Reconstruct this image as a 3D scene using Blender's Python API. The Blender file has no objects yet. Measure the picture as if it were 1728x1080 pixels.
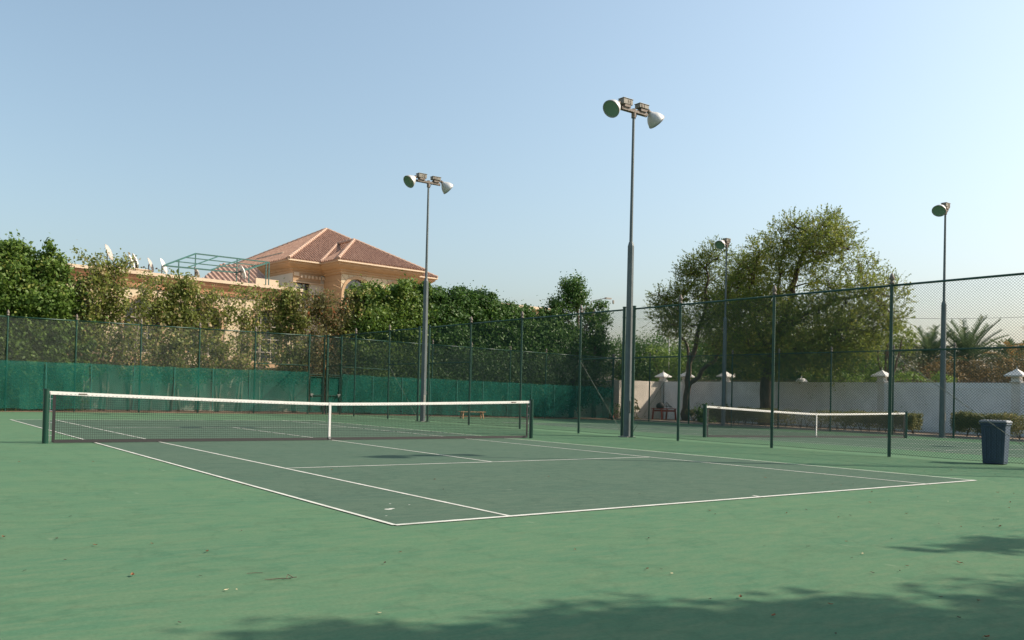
import bpy, math, random
import numpy as np
from mathutils import Vector, Matrix
random.seed(7); rng = np.random.default_rng(7)
S = bpy.context.scene
COL = S.collection
# ------------------------------------------------------------------ camera
cam_d = bpy.data.cameras.new("camera"); cam = bpy.data.objects.new("camera", cam_d); COL.objects.link(cam)
CAM = Vector((-9.56443, -18.41531, 1.20727)); yaw, pit, rol = -0.57801, 0.01534, 0.02485
f_ = Vector((-math.sin(yaw)*math.cos(pit), math.cos(yaw)*math.cos(pit), math.sin(pit)))
r_ = Vector((math.cos(yaw), math.sin(yaw), 0)); u_ = r_.cross(f_)
r2 = r_*math.cos(rol)+u_*math.sin(rol); u2 = u_*math.cos(rol)-r_*math.sin(rol)
m = Matrix((r2, u2, -f_)).transposed().to_4x4(); m.translation = CAM
cam.matrix_world = m
cam_d.sensor_width = 36; cam_d.lens = 1433.39/1728*36
cam_d.shift_x = (864-700.5)/1728; cam_d.shift_y = (640.7-540)/1728
cam_d.clip_start = 0.05; cam_d.clip_end = 3000
S.camera = cam
# ------------------------------------------------------------------ sky, sun, exposure
SUN_EL = math.radians(38.6); sh = Vector((0.856, -0.517)).normalized()
SUN = Vector((sh.x*math.cos(SUN_EL), sh.y*math.cos(SUN_EL), math.sin(SUN_EL)))
w = bpy.data.worlds.new("World"); S.world = w; w.use_nodes = True
nt = w.node_tree; bg = nt.nodes['Background']
sky = nt.nodes.new('ShaderNodeTexSky'); sky.sky_type = 'NISHITA'; sky.sun_disc = False
sky.sun_elevation = SUN_EL; sky.sun_rotation = math.atan2(sh.x, sh.y)
sky.air_density = 1.3; sky.dust_density = 3.1; sky.ozone_density = 3.0; sky.altitude = 0
haze_mix = nt.nodes.new('ShaderNodeHueSaturation'); haze_mix.inputs['Saturation'].default_value = .84; haze_mix.inputs['Hue'].default_value = .486; haze_mix.inputs['Value'].default_value = 1.03
nt.links.new(sky.outputs[0], haze_mix.inputs['Color']); nt.links.new(haze_mix.outputs[0], bg.inputs[0]); bg.inputs[1].default_value = 0.135
sd = bpy.data.lights.new("sun", 'SUN'); sd.energy = 4.9; sd.angle = math.radians(0.53); sd.color = (1.0, 0.87, 0.71)
so = bpy.data.objects.new("sun", sd); COL.objects.link(so)
so.rotation_euler = SUN.to_track_quat('Z', 'Y').to_euler(); so.location = (20, -20, 30)
S.view_settings.view_transform = 'Standard'; S.view_settings.look = 'None'
S.view_settings.exposure = 0.50; S.view_settings.gamma = 1
S.render.engine = 'CYCLES'; S.cycles.max_bounces = 8; S.cycles.transparent_max_bounces = 24

# ------------------------------------------------------------------ helpers
def tag(o, label=None, cat=None, group=None, kind=None):
    if label: o['label'] = label
    if cat: o['category'] = cat
    if group: o['group'] = group
    if kind: o['kind'] = kind
    return o
def empty(name, loc=(0, 0, 0), label=None, cat=None, group=None, rz=0):
    o = bpy.data.objects.new(name, None); COL.objects.link(o); o.location = loc; o.rotation_euler = (0, 0, rz)
    o.empty_display_size = 0.2
    return tag(o, label, cat, group)
class MB:
    def __init__(s): s.v = []; s.f = []
    def quad(s, a, b, c, d):
        n = len(s.v); s.v += [tuple(a), tuple(b), tuple(c), tuple(d)]; s.f.append((n, n+1, n+2, n+3))
    def poly(s, pts):
        n = len(s.v); s.v += [tuple(p) for p in pts]; s.f.append(tuple(range(n, n+len(pts))))
    def box(s, c, d, M=None):
        x, y, z = d[0]/2, d[1]/2, d[2]/2; n = len(s.v)
        for q in ((-x, -y, -z), (x, -y, -z), (x, y, -z), (-x, y, -z), (-x, -y, z), (x, -y, z), (x, y, z), (-x, y, z)):
            q = Vector(q)
            if M is not None: q = M @ q
            s.v.append(tuple(q+Vector(c)))
        s.f += [(n, n+3, n+2, n+1), (n+4, n+5, n+6, n+7), (n, n+1, n+5, n+4), (n+1, n+2, n+6, n+5), (n+2, n+3, n+7, n+6), (n+3, n, n+4, n+7)]
    def tube(s, pts, rad, n=8, cap=True, twist=0):
        pts = [Vector(p) for p in pts]; k = len(pts)
        if not hasattr(rad, '__len__'): rad = [rad]*k
        base = len(s.v); ref = None
        for i, p in enumerate(pts):
            t = (pts[min(i+1, k-1)]-pts[max(i-1, 0)]).normalized()
            if ref is None: ref = Vector((0, 0, 1)) if abs(t.z) < .9 else Vector((1, 0, 0))
            a = (ref-t*ref.dot(t)).normalized(); b = t.cross(a); ref = a
            for j in range(n):
                an = 2*math.pi*(j+.5)/n+twist; s.v.append(tuple(p+(a*math.cos(an)+b*math.sin(an))*rad[i]))
        for i in range(k-1):
            for j in range(n):
                A = base+i*n+j; B = base+i*n+(j+1) % n; s.f.append((A, B, B+n, A+n))
        if cap:
            s.f.append(tuple(base+j for j in range(n))[::-1]); s.f.append(tuple(base+(k-1)*n+j for j in range(n)))
    def bar(s, a, b, wd, ht):
        a = Vector(a); b = Vector(b); t = (b-a); L = t.length; t.normalize()
        up = Vector((0, 0, 1)) if abs(t.z) < .95 else Vector((1, 0, 0))
        sx = t.cross(up).normalized(); up = sx.cross(t)
        M = Matrix((t, sx, up)).transposed(); s.box((a+b)/2, (L, wd, ht), M)
    def lathe(s, prof, c=(0, 0, 0), n=20, M=None):
        base = len(s.v); c = Vector(c)
        for r, z in prof:
            for j in range(n):
                an = 2*math.pi*j/n; q = Vector((r*math.cos(an), r*math.sin(an), z))
                if M is not None: q = M @ q
                s.v.append(tuple(c+q))
        for i in range(len(prof)-1):
            for j in range(n):
                A = base+i*n+j; B = base+i*n+(j+1) % n; s.f.append((A, B, B+n, A+n))
    def build(s, name, mat, parent=None, smooth=False, bevel=0):
        me = bpy.data.meshes.new(name); me.from_pydata(s.v, [], s.f); me.update()
        me.materials.append(mat)
        o = bpy.data.objects.new(name, me); COL.objects.link(o)
        if parent is not None: o.parent = parent
        if smooth: me.shade_smooth()
        if bevel:
            b = o.modifiers.new('b', 'BEVEL'); b.width = bevel; b.segments = 2; b.limit_method = 'ANGLE'
        return o
def fast_mesh(name, V, k, mat, parent=None):
    """V (n*k,3) points, every k in a row form one face"""
    me = bpy.data.meshes.new(name); N = len(V); nf = N//k
    me.vertices.add(N); me.vertices.foreach_set('co', np.ascontiguousarray(V, dtype=np.float32).ravel())
    me.loops.add(N); me.loops.foreach_set('vertex_index', np.arange(N, dtype=np.int32))
    me.polygons.add(nf); me.polygons.foreach_set('loop_start', np.arange(nf, dtype=np.int32)*k)
    me.update(calc_edges=True)
    me.materials.append(mat)
    o = bpy.data.objects.new(name, me); COL.objects.link(o)
    if parent is not None: o.parent = parent
    return o
def copy_tree(o, parent=None):
    c = o.copy(); COL.objects.link(c)
    if parent is not None: c.parent = parent
    for ch in list(o.children): copy_tree(ch, c)
    return c

# ------------------------------------------------------------------ materials
def mat(name, col, rough=.7, metal=0, var=0, scale=5., col2=None, bump=0, bscale=None, spec=.4, stretch=None, trans=0, detail=5):
    m = bpy.data.materials.new(name); m.use_nodes = True; n = m.node_tree; N = n.nodes; L = n.links
    P = N['Principled BSDF']; P.inputs['Base Color'].default_value = (*col, 1); P.inputs['Roughness'].default_value = rough
    P.inputs['Metallic'].default_value = metal; P.inputs['Specular IOR Level'].default_value = spec
    tc = N.new('ShaderNodeTexCoord'); mp = N.new('ShaderNodeMapping'); L.new(tc.outputs['Object'], mp.inputs[0])
    if stretch: mp.inputs['Scale'].default_value = stretch
    if var or col2:
        nz = N.new('ShaderNodeTexNoise'); nz.inputs['Scale'].default_value = scale; nz.inputs['Detail'].default_value = detail
        nz.inputs['Roughness'].default_value = .62
        L.new(mp.outputs[0], nz.inputs['Vector'])
        cr = N.new('ShaderNodeValToRGB'); cr.color_ramp.elements[0].position = .32; cr.color_ramp.elements[1].position = .68
        c2 = col2 if col2 else tuple(min(1, c*(1+var)) for c in col)
        c1 = col if col2 else tuple(c*(1-var) for c in col)
        cr.color_ramp.elements[0].color = (*c1, 1); cr.color_ramp.elements[1].color = (*c2, 1)
        L.new(nz.outputs[0], cr.inputs[0]); L.new(cr.outputs[0], P.inputs['Base Color'])
    if bump:
        nb = N.new('ShaderNodeTexNoise'); nb.inputs['Scale'].default_value = bscale or scale*4; nb.inputs['Detail'].default_value = 4
        L.new(tc.outputs['Object'], nb.inputs['Vector'])
        bp = N.new('ShaderNodeBump'); bp.inputs['Strength'].default_value = bump; bp.inputs['Distance'].default_value = .02
        L.new(nb.outputs[0], bp.inputs['Height']); L.new(bp.outputs[0], P.inputs['Normal'])
    return m
def leafmat(name, c1, c2, c3=None, p3=.12, trans=.35, rough=.55):
    """each leaf its own green; a share of the leaves c3 (dry or young)"""
    m = bpy.data.materials.new(name); m.use_nodes = True; n = m.node_tree; N = n.nodes; L = n.links
    P = N['Principled BSDF']; P.inputs['Roughness'].default_value = rough; P.inputs['Specular IOR Level'].default_value = .35
    g = N.new('ShaderNodeNewGeometry'); cr = N.new('ShaderNodeValToRGB'); cr.color_ramp.interpolation = 'LINEAR'
    E = cr.color_ramp.elements; E[0].color = (*c1, 1); E[0].position = 0; E[1].color = (*c2, 1); E[1].position = 1-p3
    if c3:
        e = E.new(min(1, 1-p3+.03)); e.color = (*c3, 1)
    tc = N.new('ShaderNodeTexCoord'); nz = N.new('ShaderNodeTexNoise'); nz.inputs['Scale'].default_value = .9; nz.inputs['Detail'].default_value = 2
    L.new(tc.outputs['Object'], nz.inputs['Vector'])
    ad = N.new('ShaderNodeMath'); ad.operation = 'MULTIPLY_ADD'; ad.inputs[1].default_value = .7; ad.use_clamp = True
    sb = N.new('ShaderNodeMath'); sb.operation = 'MULTIPLY_ADD'; sb.inputs[1].default_value = 1.0; sb.inputs[2].default_value = -.35
    L.new(nz.outputs[0], sb.inputs[0]); L.new(g.outputs['Random Per Island'], ad.inputs[0]); L.new(sb.outputs[0], ad.inputs[2])
    L.new(ad.outputs[0], cr.inputs[0]); L.new(cr.outputs[0], P.inputs['Base Color'])
    T = N.new('ShaderNodeBsdfTranslucent'); hs = N.new('ShaderNodeHueSaturation'); hs.inputs['Value'].default_value = 1.3; hs.inputs['Hue'].default_value = .49
    L.new(cr.outputs[0], hs.inputs['Color']); L.new(hs.outputs[0], T.inputs[0])
    mx = N.new('ShaderNodeMixShader'); mx.inputs[0].default_value = trans
    L.new(P.outputs[0], mx.inputs[1]); L.new(T.outputs[0], mx.inputs[2]); L.new(mx.outputs[0], N['Material Output'].inputs[0])
    return m
def court_mat(name, c1, c2, c3):
    m = bpy.data.materials.new(name); m.use_nodes = True; n = m.node_tree; N = n.nodes; L = n.links
    P = N['Principled BSDF']; P.inputs['Roughness'].default_value = .95; P.inputs['Specular IOR Level'].default_value = .04
    tc = N.new('ShaderNodeTexCoord')
    def noise(sc, det, vec=None, rough=.6):
        z = N.new('ShaderNodeTexNoise'); z.inputs['Scale'].default_value = sc; z.inputs['Detail'].default_value = det; z.inputs['Roughness'].default_value = rough
        L.new(vec if vec is not None else tc.outputs['Object'], z.inputs['Vector']); return z
    mp = N.new('ShaderNodeMapping'); mp.inputs['Rotation'].default_value = (0, 0, .5); mp.inputs['Scale'].default_value = (.5, 1.9, 1)
    L.new(tc.outputs['Object'], mp.inputs[0])
    a = noise(.55, 8, mp.outputs[0], .68); b = noise(5.5, 10, mp.outputs[0], .75); c = noise(34, 6, None, .8)
    r = N.new('ShaderNodeValToRGB'); r.color_ramp.elements[0].position = .3; r.color_ramp.elements[1].position = .7
    r.color_ramp.elements[0].color = (*c1, 1); r.color_ramp.elements[1].color = (*c2, 1); L.new(a.outputs[0], r.inputs[0])
    r2_ = N.new('ShaderNodeValToRGB'); r2_.color_ramp.elements[0].position = .44; r2_.color_ramp.elements[1].position = .72
    r2_.color_ramp.elements[0].color = (0, 0, 0, 1); r2_.color_ramp.elements[1].color = (.8, .8, .8, 1); L.new(b.outputs[0], r2_.inputs[0])
    mx = N.new('ShaderNodeMix'); mx.data_type = 'RGBA'; L.new(r2_.outputs[0], mx.inputs['Factor']); L.new(r.outputs[0], mx.inputs['A']); mx.inputs['B'].default_value = (*c3, 1)
    m3 = N.new('ShaderNodeMix'); m3.data_type = 'RGBA'; m3.blend_type = 'MULTIPLY'; m3.inputs['Factor'].default_value = 1
    r3 = N.new('ShaderNodeValToRGB'); r3.color_ramp.elements[0].position = .3; r3.color_ramp.elements[1].position = .7
    r3.color_ramp.elements[0].color = (.74, .76, .75, 1); r3.color_ramp.elements[1].color = (1, 1, 1, 1); L.new(c.outputs[0], r3.inputs[0])
    L.new(mx.outputs['Result'], m3.inputs['A']); L.new(r3.outputs[0], m3.inputs['B'])
    st = noise(1.1, 4, None, .55); rs = N.new('ShaderNodeValToRGB'); e = rs.color_ramp.elements; e[0].position = .47; e[0].color = (1, 1, 1, 1); e[1].position = .53; e[1].color = (1, 1, 1, 1); q = e.new(.50); q.color = (.86, .88, .88, 1)
    L.new(st.outputs[0], rs.inputs[0]); m4 = N.new('ShaderNodeMix'); m4.data_type = 'RGBA'; m4.blend_type = 'MULTIPLY'; m4.inputs['Factor'].default_value = .75
    L.new(m3.outputs['Result'], m4.inputs['A']); L.new(rs.outputs[0], m4.inputs['B'])
    vo = N.new('ShaderNodeTexVoronoi'); vo.inputs['Scale'].default_value = 1.7; vo.inputs['Randomness'].default_value = 1; mv = N.new('ShaderNodeMapping'); mv.inputs['Scale'].default_value = (1, .45, 1); mv.inputs['Rotation'].default_value = (0, 0, .3)
    L.new(tc.outputs['Object'], mv.inputs[0]); L.new(mv.outputs[0], vo.inputs['Vector']); rv = N.new('ShaderNodeValToRGB'); e = rv.color_ramp.elements; e[0].position = .02; e[0].color = (.32, .32, .32, 1); e[1].position = .06; e[1].color = (0, 0, 0, 1)
    L.new(vo.outputs['Distance'], rv.inputs[0]); m5 = N.new('ShaderNodeMix'); m5.data_type = 'RGBA'; m5.inputs['B'].default_value = (c3[0]*1.45, c3[1]*1.35, c3[2]*1.5, 1)
    L.new(rv.outputs[0], m5.inputs['Factor']); L.new(m4.outputs['Result'], m5.inputs['A']); L.new(m5.outputs['Result'], P.inputs['Base Color'])
    bp = N.new('ShaderNodeBump'); bp.inputs['Strength'].default_value = .35; bp.inputs['Distance'].default_value = .004
    fine = noise(220, 2); L.new(fine.outputs[0], bp.inputs['Height']); L.new(bp.outputs[0], P.inputs['Normal'])
    return m
def screenmat(name, col, alpha):
    m = bpy.data.materials.new(name); m.use_nodes = True; n = m.node_tree; N = n.nodes; L = n.links
    tc = N.new('ShaderNodeTexCoord'); nz = N.new('ShaderNodeTexNoise'); nz.inputs['Scale'].default_value = .8; nz.inputs['Detail'].default_value = 6
    L.new(tc.outputs['Object'], nz.inputs['Vector'])
    cr = N.new('ShaderNodeValToRGB'); cr.color_ramp.elements[0].position = .3; cr.color_ramp.elements[1].position = .7
    cr.color_ramp.elements[0].color = (*[c*.85 for c in col], 1); cr.color_ramp.elements[1].color = (*[c*1.15 for c in col], 1); L.new(nz.outputs[0], cr.inputs[0])
    D = N.new('ShaderNodeBsdfDiffuse'); T = N.new('ShaderNodeBsdfTranslucent'); X = N.new('ShaderNodeBsdfTransparent')
    L.new(cr.outputs[0], D.inputs[0]); L.new(cr.outputs[0], T.inputs[0])
    a = N.new('ShaderNodeMixShader'); a.inputs[0].default_value = .3; L.new(D.outputs[0], a.inputs[1]); L.new(T.outputs[0], a.inputs[2])
    b = N.new('ShaderNodeMixShader'); b.inputs[0].default_value = alpha; L.new(X.outputs[0], b.inputs[1]); L.new(a.outputs[0], b.inputs[2])
    L.new(b.outputs[0], N['Material Output'].inputs[0]); return m

M = {}
M['green'] = court_mat('court_green', (.070, .160, .097), (.096, .178, .102), (.142, .191, .114))
M['grey'] = court_mat('court_grey', (.062, .110, .082), (.078, .125, .090), (.110, .146, .108))
M['line'] = mat('line_paint', (.36, .38, .33), .8, col2=(.56, .56, .51), scale=2.2, detail=10)
M['seam'] = mat('screen_seam', (.018, .105, .080), .85, var=.2, scale=3)
M['soil'] = mat('soil', (.23, .15, .10), .95, col2=(.34, .25, .17), scale=3, bump=.6)
M['sand'] = mat('sand_ground', (.34, .27, .19), .95, col2=(.42, .34, .25), scale=.5, bump=.4)
M['kerb'] = mat('kerb_concrete', (.38, .34, .30), .9, var=.12, scale=4)
M['fgreen'] = mat('fence_green', (.009, .050, .032), .42, var=.25, scale=9, spec=.5)
M['wire'] = mat('wire_green', (.012, .042, .028), .5)
M['finial'] = mat('finial_rust', (.10, .065, .05), .7, col2=(.22, .20, .17), scale=30)
M['screen'] = screenmat('windscreen_fabric', (.024, .165, .125), .56)
M['pole'] = mat('pole_grey', (.105, .125, .125), .6, metal=.1, var=.15, scale=3)
M['rod'] = mat('weathered_rod', (.13, .15, .11), .7)
M['galv'] = mat('galvanised', (.24, .235, .21), .5, metal=.4, var=.2, scale=12)
M['ballast'] = mat('ballast_box', (.20, .185, .15), .6, var=.2, scale=15)
M['rustarm'] = mat('rusty_arm', (.10, .065, .045), .7, col2=(.24, .21, .175), scale=14)
M['dish'] = mat('reflector_outer', (.44, .45, .44), .5, metal=.3, var=.06, scale=6)
M['dishin'] = mat('reflector_inner', (.10, .17, .12), .25, metal=.2)
M['glass'] = mat('lamp_glass', (.13, .22, .15), .2, spec=.6)
M['netcord'] = mat('net_cord', (.012, .015, .014), .8)
M['white'] = mat('white_tape', (.62, .61, .57), .8, var=.06, scale=8)
M['black'] = mat('black_fabric', (.022, .022, .022), .8)
M['postgreen'] = mat('net_post_green', (.005, .042, .026), .35, spec=.5)
M['steel'] = mat('steel', (.35, .35, .35), .35, metal=.8)
M['bin'] = mat('bin_plastic', (.050, .074, .115), .5, var=.12, scale=8)
M['binlid'] = mat('bin_lid', (.16, .18, .20), .5, var=.1, scale=8)
M['rubber'] = mat('rubber', (.02, .02, .02), .8)
M['wood'] = mat('bench_wood', (.33, .17, .08), .7, col2=(.45, .26, .13), scale=12, stretch=(1, 8, 8))
M['redwood'] = mat('red_wood', (.34, .06, .035), .7, var=.2, scale=12)
M['cone'] = mat('red_plastic', (.45, .05, .03), .6)
M['wallw'] = mat('wall_white_paint', (.79, .80, .80), .9, col2=(.93, .94, .94), scale=1.1, stretch=(1, 1, .35), detail=9, bump=.15)
M['wallc'] = mat('wall_cream_paint', (.72, .65, .55), .9, var=.07, scale=1.3, bump=.15)
M['cap'] = mat('pillar_cap', (.74, .72, .68), .85, var=.06, scale=3)
M['vcream'] = mat('villa_cream', (.50, .40, .26), .9, col2=(.61, .50, .34), scale=1.0, stretch=(1, 1, .4), detail=9, bump=.1)
M['vwhite'] = mat('villa_white', (.54, .50, .42), .9, var=.05, scale=1.2)
M['vorange'] = mat('villa_orange', (.42, .28, .165), .9, var=.07, scale=1.5)
M['vlip'] = mat('villa_lip', (.58, .46, .33), .9, var=.05, scale=2)
M['vband'] = mat('villa_band', (.38, .20, .11), .9, var=.1, scale=1.5)
M['joint'] = mat('stone_joint', (.33, .21, .12), .95)
M['tile'] = mat('roof_tile', (.20, .11, .075), .85, col2=(.40, .25, .18), scale=4.5, detail=9)
M['tilelight'] = mat('roof_tile_pale', (.28, .17, .125), .85, col2=(.42, .29, .22), scale=4)
M['ridge'] = mat('ridge_tile', (.40, .27, .20), .85, var=.15, scale=7)
M['pane'] = mat('window_glass', (.02, .028, .03), .08, spec=.8)
M['frame'] = mat('window_frame', (.30, .26, .21), .6)
M['pergola'] = mat('pergola_green', (.030, .10, .085), .5, var=.2, scale=6)
M['dishw'] = mat('dish_white', (.60, .58, .53), .6, var=.12, scale=5)
M['dishg'] = mat('dish_grey', (.36, .33, .29), .6, var=.15, scale=5)
M['roofdeck'] = mat('roof_deck', (.45, .38, .30), .95, var=.1, scale=1)
M['bark'] = mat('bark_grey', (.19, .15, .115), .95, col2=(.34, .28, .22), scale=9, stretch=(1, 1, .25), bump=.5)
M['barkd'] = mat('bark_dark', (.065, .048, .034), .95, col2=(.14, .105, .078), scale=9, stretch=(1, 1, .25), bump=.6)
M['barkp'] = mat('palm_bark', (.12, .08, .05), .95, col2=(.22, .16, .10), scale=12, bump=.8)
M['dense'] = leafmat('leaf_dense', (.050, .105, .016), (.135, .215, .038), (.23, .26, .065), .16, trans=.35)
M['dark'] = leafmat('leaf_dark', (.028, .075, .016), (.075, .155, .030), (.12, .19, .05), .1, trans=.3)
M['sparse'] = leafmat('leaf_sparse', (.085, .118, .026), (.22, .25, .062), (.38, .30, .14), .22, trans=.4)
M['autumn'] = leafmat('leaf_reddish', (.09, .09, .03), (.16, .15, .05), (.32, .14, .06), .16, trans=.35)
M['olive'] = leafmat('leaf_olive', (.080, .135, .022), (.22, .265, .042), (.31, .30, .05), .2, trans=.4)
M['olived'] = leafmat('leaf_olive_dark', (.070, .120, .020), (.18, .235, .038), (.25, .26, .05), .12, trans=.35)
M['bright'] = leafmat('leaf_bright', (.080, .150, .022), (.170, .260, .050), (.25, .30, .06), .1, trans=.4)
M['hedge'] = leafmat('leaf_hedge', (.10, .12, .035), (.25, .25, .08), (.30, .25, .10), .15, trans=.25)
M['brown'] = leafmat('leaf_brown', (.075, .065, .028), (.17, .13, .055), (.28, .20, .08), .25, trans=.3)
M['palm'] = leafmat('leaf_palm', (.045, .085, .035), (.11, .16, .07), (.20, .20, .10), .12, trans=.25)
M['palmdry'] = leafmat('leaf_palm_dry', (.15, .105, .035), (.31, .20, .06), (.40, .29, .12), .2, trans=.3)
M['bgveg'] = leafmat('leaf_background', (.05, .07, .03), (.12, .135, .055), (.17, .15, .07), .2, trans=.3)
M['dryleaf'] = mat('dry_leaf', (.20, .085, .035), .8, var=.2, scale=60)
M['darkleaf'] = mat('dark_dry_leaf', (.045, .028, .018), .8)
M['paleleaf'] = mat('pale_dry_leaf', (.55, .45, .27), .8)

# ------------------------------------------------------------------ ground levels
def gz(x): return -0.0105*max(0., min(x, 31.5)-10.35)
def structure(o): return tag(o, kind='structure')
# sandy ground far and near: one sheet under everything
b = MB(); xs = [-400, -60, 10.35, 31.5, 60, 700]; ys = [-400, -60, 20, 60, 700]
for i in range(len(xs)-1):
    for j in range(len(ys)-1):
        P_ = [(xs[i], ys[j]), (xs[i+1], ys[j]), (xs[i+1], ys[j+1]), (xs[i], ys[j+1])]
        b.quad(*[(x, y, gz(x)-.03) for x, y in P_])
structure(b.build('ground', M['sand']))
b = MB()
for x0, x1 in ((-30, 10.35), (10.35, 31.2)):
    b.quad(*[(x, y, gz(x)) for x, y in ((x0, -40), (x1, -40), (x1, 20.2), (x0, 20.2))])
structure(b.build('court_surface', M['green']))
# strip of soil with litter along the far fence and the hedge bed
b = MB(); N_ = 60
for i in range(N_):
    xa = -12+i*(36.0+12)/N_; xb = -12+(i+1)*(36.0+12)/N_
    for x0, x1 in ((xa, xb),):
        b.quad((x0, 20.2+.05*math.sin(i*1.7), gz(x0)+.012), (x1, 20.2+.05*math.sin((i+1)*1.7), gz(x1)+.012), (x1, 22.6, gz(x1)+.05), (x0, 22.6, gz(x0)+.05))
structure(b.build('soil_strip', M['soil']))
b = MB()
b.box((31.45, -5, gz(31.4)+.0), (.14, 51, .2)); structure(b.build('kerb', M['kerb'], bevel=.01))
b = MB(); b.quad((31.52, -30, -.17), (36.3, -30, -.15), (36.3, 22.6, -.15), (31.52, 22.6, -.17)); structure(b.build('planting_bed', M['soil']))
# playing areas and lines
def playing_area(name, cx, hw=5.49, z=.004):
    b = MB(); n = 1 if cx < 10 else 4
    for i in range(n):
        x0 = cx-hw+2*hw*i/n; x1 = cx-hw+2*hw*(i+1)/n
        xe0 = x0; xe1 = x1
        b.quad((xe0, -11.88, gz(x0)+z), (xe1+(.2 if cx < 10 else 0), -11.84, gz(x1)+z), (xe1, 11.88, gz(x1)+z), (xe0, 11.88, gz(x0)+z))
    return structure(b.build(name, M['grey']))
playing_area('playing_area', 0); playing_area('playing_area', 20.45)
def lines(name, cx, J=None, z=.008):
    b = MB()
    def ln(a, c, wd):
        a = Vector((a[0]+cx, a[1], 0)); c = Vector((c[0]+cx, c[1], 0)); t = (c-a).normalized(); s = Vector((-t.y, t.x, 0))*wd/2
        n = max(1, int((c-a).length/3))
        for i in range(n):
            p = a+(c-a)*i/n; q = a+(c-a)*(i+1)/n
            b.quad(*[(v.x, v.y, gz(v.x)+z) for v in (p-s, q-s, q+s, p+s)])
    D = J or dict(BL=(-5.485, -11.885), BR=(5.485, -11.885), SL=(-4.115, -11.885), SR=(4.115, -11.885), C=(0, -11.885), VL=(-4.115, -6.4), V=(0, -6.4), VR=(4.115, -6.4))
    z0 = z
    ln(D['BL'], D['BR'], .065)
    def zz(k):
        nonlocal z; z = z0+k
    zz(.0004); ln(D['BL'], (-5.45, 0), .05); ln((-5.45, 0), (-5.45, 11.96), .05)
    ln(D['BR'], (5.485, 0), .05); ln((5.485, 0), (5.485, 11.885), .05)
    ln(D['SL'], D['VL'], .05); ln(D['VL'], (-4.115, 0), .05); ln((-4.115, 0), (-4.115, 11.885), .05)
    ln(D['SR'], D['VR'], .05); ln(D['VR'], (4.115, 0), .05); ln((4.115, 0), (4.115, 11.885), .05)
    zz(.0008); ln(D['VL'], D['VR'], .05); zz(.0012); ln(D['V'], (0.06, 0), .05); ln((0.06, 0), (0, 6.4), .05)
    zz(.0008); ln((-4.115, 6.4), (4.115, 6.4), .05); ln((-5.485, 11.885), (5.485, 11.885), .06)
    zz(.0012); ln((0, 11.885), (0, 11.73), .05); ln(D['C'], (D['C'][0], D['C'][1]+.16), .05)
    return structure(b.build(name, M['line']))
lines('court_lines', 0, dict(BL=(-5.48, -11.88), BR=(5.70, -11.81), SL=(-4.13, -11.90), SR=(4.13, -11.87), C=(-.04, -11.89), VL=(-4.11, -6.49), V=(-.09, -6.46), VR=(4.03, -6.46)))
lines('court_lines', 20.45)
# pale scuff of spilt line paint
b = MB()
for cx, cy, r in ((-4.99, -10.96, .03), (-4.93, -10.93, .02), (-4.6, -10.75, .008), (-4.75, -10.6, .009), (-5.25, -11.35, .008)):
    b.poly([(cx+r*(1.5+.6*random.random())*math.cos(a), cy+r*(.8+.6*random.random())*math.sin(a), .0055) for a in np.linspace(0, 2*math.pi, 9)[:-1]])
structure(b.build('paint_mark', M['line']))

# ------------------------------------------------------------------ chain-link fences
FH = 4.0
def chain_panel(p0, p1, z0, z1, name, parent, pitch=.062, r=.0027):
    """two families of diagonal wires between p0 and p1 (xy), from z0 to z1 above the ground line"""
    p0 = np.array(p0, float); p1 = np.array(p1, float); d = p1-p0; L = np.hypot(*d[:2]); t = d/L
    ga, gb = gz(p0[0]), gz(p1[0]); Hh = z1-z0; nrm = np.array([-t[1], t[0]])
    out = []
    for sgn in (1, -1):
        offs = np.arange(-Hh, L, pitch)+rng.uniform(0, pitch)
        for o in offs:
            s0 = max(0, o); s1 = min(L, o+Hh)
            if s1-s0 < .02: continue
            a = (s0, s0-o); c = (s1, s1-o)
            if sgn < 0: a = (a[0], Hh-a[1]); c = (c[0], Hh-c[1])
            out.append((a[0], a[1], c[0], c[1], sgn))
    A = np.array(out); n = len(A)
    def pos(s, z, off):
        g = ga+(gb-ga)*s/L
        return np.stack([p0[0]+t[0]*s+nrm[0]*off, p0[1]+t[1]*s+nrm[1]*off, g+z0+z], 1)
    V = []
    # slight bulge and slack so that the mesh is not perfectly flat
    segs = 4
    S_ = [A[:, 0]+(A[:, 2]-A[:, 0])*k/segs for k in range(segs+1)]; Z_ = [A[:, 1]+(A[:, 3]-A[:, 1])*k/segs for k in range(segs+1)]
    def wob(s, z): return .012*np.sin(s*2.1+p0[1])*np.sin(z*1.3+.5)+.006*np.sin(s*7+z*3)
    ring = []
    for k in range(segs+1):
        o_ = A[:, 4]*r*.9+wob(S_[k], Z_[k])
        ring.append([pos(S_[k], Z_[k]+dz, o_+do) for dz, do in ((r*1.3, 0), (-r*.8, r), (-r*.8, -r))])
    for k in range(segs):
        for j in range(3):
            q = np.stack([ring[k][j], ring[k][(j+1) % 3], ring[k+1][(j+1) % 3], ring[k+1][j]], 1); V.append(q.reshape(-1, 3))
    return fast_mesh(name, np.concatenate(V), 4, M['wire'], parent)
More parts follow.
